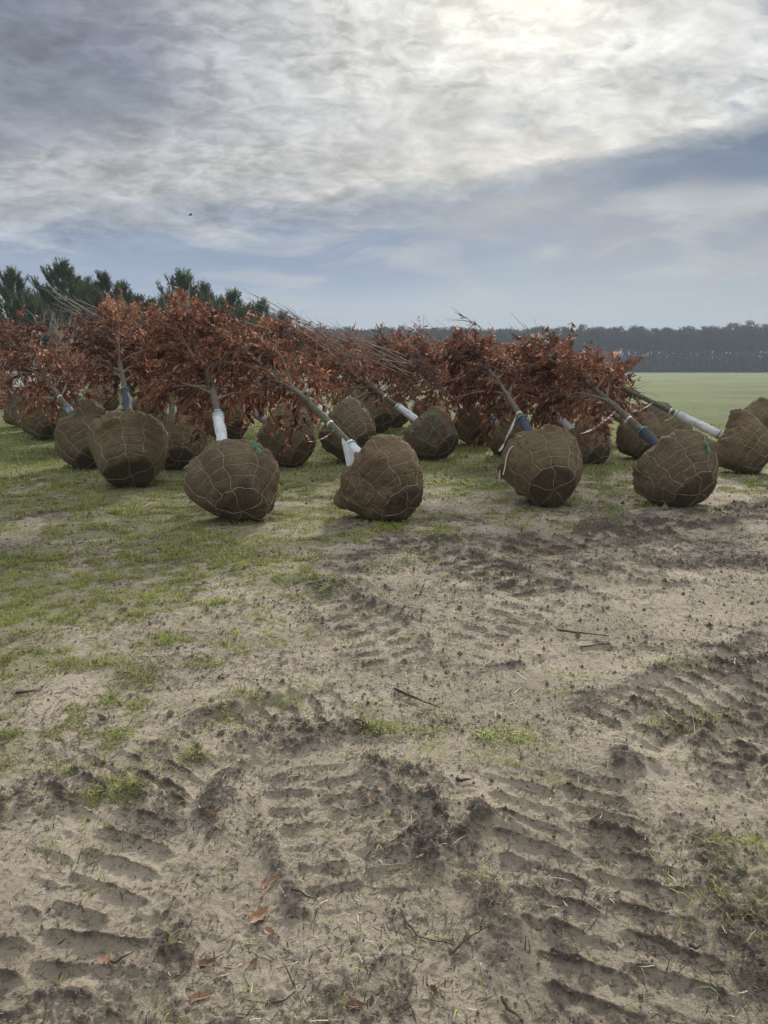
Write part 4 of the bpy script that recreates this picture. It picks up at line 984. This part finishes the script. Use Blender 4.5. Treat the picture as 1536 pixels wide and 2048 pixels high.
PINES = [(-70,545,46,1.0,'dark young pine just outside the left edge'),(22,541,44,1.0,'leftmost young pine with a ragged rounded top'),(122,526,42,1.05,'tallest young pine, steeple top second from the left'),(170,560,47,.95,'shaded young pine filling in right of the tallest one'),(207,546,42,.85,'young pine with twin upright leaders, third from the left'),(243,566,43,.85,'young pine on the sloping shoulder right of the twin leader one'),(300,596,48,.8,'small young pine in the dip between two pine groups'),(364,546,42,.95,'broad young pine standing clear in the middle of the pine row'),(408,566,44,.8,'slim young pine at the right side of the broad middle one'),(465,581,46,.85,'pointed young pine alone in a gap, second last on the right'),(522,598,52,.95,'last young pine at the right end of the row'),(565,622,60,1.0,'farther young pine beyond the right end of the row'),(65,590,50,1.0,'young pine behind the gap between the two leftmost tops'),(330,590,52,.9,'young pine behind the dip left of the broad middle one'),(92,578,56,1.1,'hazy young pine behind the tallest one, on its left'),(150,580,57,1.1,'hazy young pine behind the tallest one, on its right'),(272,588,58,1.1,'hazy young pine behind the dip right of the sloping shoulder'),(438,592,58,1.0,'hazy young pine behind, between the slim and the pointed one'),(494,606,60,1.0,'hazy young pine behind, between the two rightmost of the row')]
for q, (px, py, Y, ws, lb_) in enumerate(PINES):
    tp = at(px, py+9, Y); r = empty('pine_tree', (tp[0], Y, 0), q*1.7)
    s_ = tp[2]/7.05; r.scale = (s_*ws*1.25, s_*ws*1.25, s_)
    tm, cm = PV[q % 4]
    for nm, me in (('trunk', tm), ('crown', cm)):
        o = bpy.data.objects.new(nm, me); COL.objects.link(o); o.parent = r
    tag(r, lb_, 'pine tree', 'young pines beyond the laid down trees')

# ------------------------------------------------------------------ far plantation
def far_pine(rng, H=16.0):
    t = MB(); t.tube(np.array([[0, 0, 0], [rng.normal(0, .15), 0, H*.5], [rng.normal(0, .2), 0, H*.96]]), [.20, .15, .05], 6)
    P = []; c0 = rng.uniform(.50, .62)
    for q in range(26):
        f = c0+(1-c0)*(q+rng.uniform(0, 1))/26; a = rng.uniform(0, 6.28); ln = 2.0*np.interp(f, [c0, c0+.12, .85, 1], [.5, 1, .85, .3])*rng.uniform(.5, 1.15)
        e_ = np.array([math.cos(a)*ln, math.sin(a)*ln, H*f+ln*.35]); s_ = np.array([0, 0, H*f])
        t.tube(np.array([s_, (s_+e_)/2+[0, 0, .1], e_]), [.05, .035, .02], 4, False)
        m = 26; P.append(e_+rng.normal(0, 1, (m, 3))*np.array([.55, .55, .32])-(e_-s_)*rng.uniform(0, .5, (m, 1)))
    for q in range(5):   # dead stubs
        z = H*rng.uniform(.25, c0); a = rng.uniform(0, 6.28); t.tube(np.array([[0, 0, z], [math.cos(a)*.9, math.sin(a)*.9, z+.2]]), [.035, .015], 4, False)
    P = np.concatenate(P); n = len(P); D = unit(rng.normal(0, 1, (n, 3))); S = unit(np.cross(D, rng.normal(0, 1, (n, 3))))
    l = rng.uniform(.18, .42, (n, 1)); V = np.stack([P-D*l, P+S*l*.5, P+D*l, P-S*l*.5], 1).reshape(-1, 3)
    b = MB(); b.add(V, np.arange(n*4).reshape(-1, 4), tint=np.repeat(rng.uniform(0, 1, n), 4))
    return t, b
rg = np.random.default_rng(500)
FV = []
for q in range(6):
    t, b = far_pine(np.random.default_rng(510+q)); FV.append((t, b, t.mesh('trunk', M_FTRUNK), b.mesh('crown', M_FARP, False)))
DF = 262.0
cnt = 0
for row in range(4):
    nrow = 72
    for q in range(nrow):
        x = -45+(q+rg.uniform(-.30, .30))*(205/nrow); Y = DF+row*3.2+rg.uniform(-.6, .6)+abs(x-60)*.02
        r = empty('pine_tree', (x, Y, 0), rg.uniform(0, 6.28)); h_ = np.interp(x, [-45, 20, 60, 140], [.92, .90, .93, .99])*rg.uniform(.84, 1.05)*(.985+.035*math.sin(x*.11)+.03*math.sin(x*.37)); r.scale = (rg.uniform(.85, 1.15),)*2+(h_,)
        vv = FV[rg.integers(0, 6)]
        for nm, me in (('trunk', vv[2]), ('crown', vv[3])):
            o = bpy.data.objects.new(nm, me); COL.objects.link(o); o.parent = r
        tag(r, 'tall bare stemmed pine in the far dark blue plantation edge', 'pine tree', 'tall pines of the far plantation edge'); cnt += 1
# the depth of the plantation behind that edge: one mass
b = MB(); rg2 = np.random.default_rng(901)
for q in range(330):
    x = rg2.uniform(-110, 175); Y = DF+14+rg2.uniform(0, 26) if x > -40 else DF-10+rg2.uniform(0, 50); t, c, _, _ = FV[rg2.integers(0, 6)]; h_ = rg2.uniform(.86, 1.0)
    for src, mi in ((t, 0), (c, 1)):
        nn = 0
        for Vv, A_ in zip(src.V, src.A.get('tint', [None]*len(src.V))):
            pass
        V = np.concatenate(src.V)*np.array([1.3, 1.3, h_])+np.array([x, Y, 0]); Ls = np.concatenate(src.loops); Tt = np.concatenate(src.tot)
        m3 = np.concatenate(src.mi)
        b.loops.append(Ls+b.n); b.tot.append(Tt); b.mi.append(np.full(len(Tt), mi)); b.V.append(V); b.n += len(V)
        b.A.setdefault('tint', []).append((np.concatenate(src.A['tint']) if 'tint' in src.A else np.zeros(len(V))).astype(np.float32))
# undergrowth
n = 50000; P = np.stack([rg2.uniform(-110, 175, n), DF+rg2.uniform(6, 34, n), rg2.beta(1.0, 1.9, n)*9.0], 1)
D = unit(rg2.normal(0, 1, (n, 3))); S = unit(np.cross(D, rg2.normal(0, 1, (n, 3)))); l = rg2.uniform(.3, .7, (n, 1))
b.add(np.stack([P-D*l, P+S*l*.6, P+D*l, P-S*l*.6], 1).reshape(-1, 3), np.arange(n*4).reshape(-1, 4), 1, tint=np.repeat(rg2.uniform(0, .6, n), 4))
o = b.build('pine_woodland', [M_FTRUNK, M_FARP], smooth=False); tag(o, 'dark depth of the far pine plantation behind its front trees', 'woodland', kind='stuff')

# ------------------------------------------------------------------ things at the left edge
def red_bin():
    Y = 29.0; p = at(-14, 778, Y); top = at(0, 746, Y)[2]; wd = 1.15
    r = empty('slatted_bin', (p[0]-.45, Y+.3, 0)); tag(r, 'red slatted bin with a white rim at the far left edge of the photo', 'bin')
    red = simple('red_plastic', (0.42, 0.030, 0.030), .5, .15, 8); wht = simple('white_rim', (.75, .75, .75), .5, .05, 5)
    b = MB(); hw = .62
    nsl = 9
    for q in range(nsl):
        z = .10+(top-.2)*q/(nsl-1)
        for sx, sy, hx, hy in ((0, -hw, hw, .02), (0, hw, hw, .02), (-hw, 0, .02, hw-.03), (hw, 0, .02, hw-.03)): b.box((sx, sy, z), (hx, hy, .028))
    b.build('slats', red, r, smooth=False)
    b = MB()
    for sx in (-1, 1):
        for sy in (-1, 1): b.box((sx*(hw-.045), sy*(hw-.045), top/2), (.022, .022, top/2))
    b.box((0, 0, .05), (hw-.08, hw-.08, .02)); b.build('frame', red, r, smooth=False)
    b = MB()
    for sx, sy, hx, hy in ((0, -hw, hw+.03, .04), (0, hw, hw+.03, .04), (-hw, 0, .04, hw-.045), (hw, 0, .04, hw-.045)): b.box((sx, sy, top+.01), (hx, hy, .035))
    b.build('rim', wht, r, smooth=False)
red_bin()
def truck():
    Y = 30.0; zr = at(10, 656, Y)[2]; xr = at(27, 660, Y)[0]
    r = empty('utility_truck', (xr-1.05, Y+1.6, 0)); tag(r, 'white roofed truck cab showing at the far left edge behind the leaves', 'truck')
    wp = simple('white_paint', (.72, .73, .74), .35, .05, 3); gl = simple('dark_glass', (.02, .025, .03), .12, .1, 3); rub = simple('rubber', (.03, .03, .03), .8, .2, 10); dk = simple('dark_trim', (.05, .05, .055), .6, .1, 5)
    zt = zr
    def slab(b, xs, ys, z0, z1, inset=0.0, rnd=.12):
        pts = []
        for cx_, cy_, a0 in ((1, 1, 0), (-1, 1, 90), (-1, -1, 180), (1, -1, 270)):
            for a in np.radians(np.linspace(a0, a0+90, 5)): pts.append((cx_*(xs-rnd)+math.cos(a)*rnd, ys[0 if cy_ < 0 else 1]-cy_*rnd+math.sin(a)*rnd))
        pts = np.array(pts); n = len(pts); c = pts.mean(0); top = c+(pts-c)*(1-inset)
        V = np.concatenate([np.c_[pts, np.full(n, z0)], np.c_[top, np.full(n, z1)]]); i = np.arange(n); k = (i+1) % n
        b.add(V, [np.stack([i, k, n+k, n+i], 1), np.array([list(range(n))[::-1]]), np.array([[n+q for q in range(n)]])])
    b = MB(); slab(b, .95, (-1.9, -.6), .55, 1.25); slab(b, .98, (-.6, 1.1), .5, zt*.62); slab(b, .95, (1.15, 4.2), .75, 1.35); b.build('body', wp, r, smooth=False)
    b = MB(); slab(b, .93, (-.55, 1.05), zt*.62, zt-.13, .05); b.build('windows', gl, r, smooth=False)
    b = MB(); slab(b, .95, (-.58, 1.08), zt-.13, zt-.03, .02); slab(b, .88, (-.5, 1.0), zt-.03, zt+.01, .05); b.build('roof', wp, r, smooth=False)
    b = MB()
    for sx in (-1, 1):
        for q in (-.52, 1.02): b.tube(np.array([[sx*.93, q, zt*.62], [sx*.90, q*.96, zt-.12]]), .035, 6)
        b.box((sx*1.08, -.45, zt*.70), (.10, .03, .13))
    b.build('pillars', dk, r, smooth=False)
    for sx in (-1, 1):
        for y_ in (-1.3, 3.2):
            b = MB(); b.tube(np.array([[sx*.72, y_, .42], [sx*.75, y_, .42], [sx*.95, y_, .42], [sx*.98, y_, .42]]), [.37, .42, .42, .37], 24); wh = b.build('wheel', rub, r)
            b = MB(); b.tube(np.array([[sx*.97, y_, .42], [sx*.995, y_, .42]]), [.22, .18], 18); b.build('rim', wp, wh)
        b = MB(); b.box((sx*.70, -1.92, .88), (.14, .03, .09)); b.build('headlight', simple('lamp_glass', (.6, .6, .6), .2, .05, 5), r, smooth=False)
truck()
def bird():
    p = at(381, 430, 60); b = MB()
    s_ = np.linspace(-1, 1, 13); b.tube(np.stack([s_*.16, 0*s_, .02*np.sin(s_*2)], 1), .045*np.sqrt(np.clip(1-s_**2, .02, 1)), 8)
    for sy in (-1, 1):
        V = np.array([[.07, sy*.02, .02], [-.07, sy*.02, .02], [-.03, sy*.20, .09], [-.06, sy*.36, .05], [.06, sy*.18, .10], [.07, sy*.02, .005], [-.07, sy*.02, .005], [-.03, sy*.20, .08], [-.06, sy*.36, .045], [.06, sy*.18, .09]])
        b.add(V, [np.array([[0, 1, 2, 4], [9, 7, 6, 5]]), np.array([[4, 2, 3], [8, 7, 9]])])
    o = b.build('bird', simple('feather', (.05, .045, .045), .8, .2, 10), loc=tuple(p)); o.rotation_euler = (0, .1, .5); tag(o, 'small dark bird flying below the clouds, left of centre', 'bird')
bird()

# ------------------------------------------------------------------ single fallen leaves and sticks
M_FL = [simple('fallen_leaf_rust', (0.23, 0.115, 0.06), .5, .35, 40, bmp=.002), simple('fallen_leaf_pink_brown', (0.31, 0.165, 0.09), .5, .3, 40, bmp=.002), simple('fallen_leaf_dark', (0.16, 0.07, 0.05), .6, .35, 40, bmp=.002), simple('stick_wood', (0.085, 0.066, 0.05), .9, .35, 30, bmp=.002)]
def fallen_leaf(px, py, L_px, ang, mi, label, curl=.3, wr=.36, pitch=0.1, lobes=0):
    g = ground(px, py); L = L_px/F*math.hypot(g[1], CAMH)*.78; n = 14; t_ = np.linspace(0, 1, n)
    wv = wr*L/2*np.sin(np.clip(t_*1.06, 0, 1)**.8*math.pi)**.75*(1+lobes*.28*np.sin(t_*22)); wv[0] = .002; wv[-1] = .001
    rows = []
    for sgn, q in ((-1, 1.0), (-1, .5), (0, 0), (1, .5), (1, 1.0)):
        rows.append(np.stack([t_*L-L/2, sgn*q*wv, curl*L*.25*(t_-.5)**2*2+abs(sgn)*q*q*wv*.55+.05*L*np.sin(t_*7+q)*q*.3], 1))
    rows = np.array(rows); th = .0006
    top = rows.reshape(-1, 3); bot = top-np.array([0, 0, th]); b = MB()
    i = np.arange(4)[:, None]*n; j = np.arange(n-1)[None]; Q = np.stack([i+j, i+j+1, i+n+j+1, i+n+j], -1).reshape(-1, 4)
    b.add(top, Q[:, ::-1]); b.add(bot, Q)
    b.tube(np.array([[-L/2-.018, 0, .004], [-L/2, 0, 0], [0, 0, .001], [L*.45, 0, curl*L*.10]]), [.0012, .0014, .001, .0005], 5)
    z = float(height(g[0], g[1])[0])+.006
    o = b.build('fallen_leaf', M_FL[mi], loc=(g[0], g[1], z)); o.rotation_euler = (pitch, -pitch*.5, R_(ang)); tag(o, label, 'leaf', 'russet leaves fallen on the sand')
LV_ = [(206,1232+700,60,82,1,'large flat orange brown leaf lying alone near the bottom left',.2,.42,.1,.3),
 (520,1832,60,55,1,'upper curled leaf of the pair touching in the lower middle',.6,.5,.15,1),(540,1868,34,-35,1,'lower small leaf of the pair touching in the lower middle',.5,.5,.1,.5),
 (530,1768,34,75,1,'narrow pinkish leaf left of a forked pair above the curled pair',.5,.4,.3,.2),(548,1765,30,50,1,'narrow pinkish leaf right in a forked pair above the curled pair',.5,.4,.3,.2),
 (405,1990,54,20,1,'pinkish brown leaf half buried at the bottom left of centre',.3,.35,.05,.4),(417,1922,42,25,0,'curled rust leaf beside a grass tuft at lower left',.8,.35,.2,.4),(508,1920,26,50,0,'small rust leaf tip standing beside a dark twig at lower left',.6,.4,.3,.2),
 (712,2020,44,0,2,'dull red leaf at the bottom edge left of centre',.3,.4,.05,.5),(430,1637,32,10,0,'thin curled rust leaf on bare sand, left middle',.9,.3,.2,.1),(868,1995,26,-60,2,'dark red crumpled leaf at the bottom right of centre',1.0,.6,.4,1),
 (745,1600,36,15,1,'pink brown leaf pressed in mud near the centre',.3,.4,.1,.3),(858,1598,24,60,2,'dark red leaf scrap on the churned ridge',1.0,.5,.3,1),(1106,1578,20,70,0,'small upright rust leaf by dark grass, right of centre',.8,.5,.5,.5),
 (508,1402,28,0,0,'bright rust leaf at the edge of the middle grass patch',.5,.4,.15,.3),(8,1535,26,20,0,'rust leaf at the left edge on pale sand',.8,.5,.2,.5),(1108,1093,34,0,0,'orange red leaf clump on sand before the front row, right of centre',1.2,.5,.3,1),
 (265,1296,14,80,2,'small dark red leaf in the left grass patches',.8,.5,.3,.5),(384,1317,18,40,0,'rust leaf upright in sparse grass left of centre',.8,.5,.3,.5),(550,1275,16,-20,0,'orange edged leaf on sand left of centre',.8,.5,.2,.5),(1210,1282,16,80,1,'pale leaf tip at the end of the long dark stick',.6,.6,.5,.3),(398,1172,18,-30,1,'pale curled leaf near the left grass edge',.8,.4,.3,.2),(735,1192,14,-20,0,'rust leaf on the dark flipped sod',.8,.5,.3,.5)]
for a in LV_: fallen_leaf(*a)
def stick(pix, r, label, lift=.012, mi=3):
    g = np.array([ground(*p) for p in pix]); k = np.linspace(0, len(g)-1, len(g)*6)
    P = np.stack([np.interp(k, np.arange(len(g)), g[:, q]) for q in range(3)], 1)
    P[:, 2] = np.maximum(height(P[:, 0], P[:, 1]), 0)+lift
    for _ in range(3): P[1:-1] = (P[:-2]+2*P[1:-1]+P[2:])/4
    P[:, :2] += (noise2(k*2.0, k*0, 3)[:, None]-.5)*.006
    c = P.mean(0); c[2] -= lift; b = MB(); b.tube(P, np.linspace(r, r*.45, len(P))*(.8+.4*noise2(k*3, k*0, 7)), 7)
    o = b.build('stick', M_FL[mi], loc=tuple(c), off=c); tag(o, label, 'stick', 'sticks lying on the sand')
stick([(800,1832),(815,1855),(835,1880),(870,1895),(912,1906)], .0032, 'long thin bent twig in the lower middle, left one of a V')
stick([(905,1918),(930,1895),(955,1880),(985,1868)], .0032, 'thin twig meeting the bent one, right arm of the V')
stick([(788,1382),(820,1395),(850,1408),(876,1418)], .0075, 'thick dark flat stick at the upper edge of the middle grass patch')
stick([(1112,1263),(1150,1268),(1190,1272),(1218,1276)], .007, 'long dark stick on pale sand, right of centre')
stick([(1160,1298),(1190,1294),(1222,1290)], .005, 'short dark stick just below the long one')
stick([(30,1392),(50,1390),(75,1388)], .009, 'short grey stick at the left edge')
stick([(220,1938),(245,1928),(272,1912)], .004, 'grey twig beside the large flat leaf')
stick([(580,1800),(610,1799),(636,1803)], .004, 'dark twig above right of the curled leaf pair')
stick([(1375,1900),(1390,1905),(1405,1895)], .006, 'stubby dark twig at the right edge of the big wheel track')
stick([(1000,2010),(1020,2030),(1045,2052)], .005, 'dark twig cut by the bottom edge')
stick([(540,2015),(570,2008),(595,1990)], .003, 'thin dark twig at the bottom left of centre')
stick([(910,1568),(925,1570),(942,1567)], .008, 'short stubby brown stick right of the middle grass patch')

# ------------------------------------------------------------------ haze
b = MB(); b.box((0, 40, 30-.8), (1250, 1250, 33))
hz = b.build('haze', None, smooth=False)
hm = bpy.data.materials.new('haze'); hm.use_nodes = True; hm.node_tree.nodes.clear(); t = NT(hm.node_tree)
pv = t.new('ShaderNodeVolumePrincipled'); pv.inputs['Color'].default_value = (.72, .82, .95, 1); pv.inputs['Density'].default_value = .0010; pv.inputs['Anisotropy'].default_value = 0.0
ou = t.new('ShaderNodeOutputMaterial'); t.l.new(pv.outputs[0], ou.inputs['Volume'])
hz.data.materials.clear(); hz.data.materials.append(hm)
tag(hz, 'thin pale blue haze over the field', 'haze', kind='stuff')
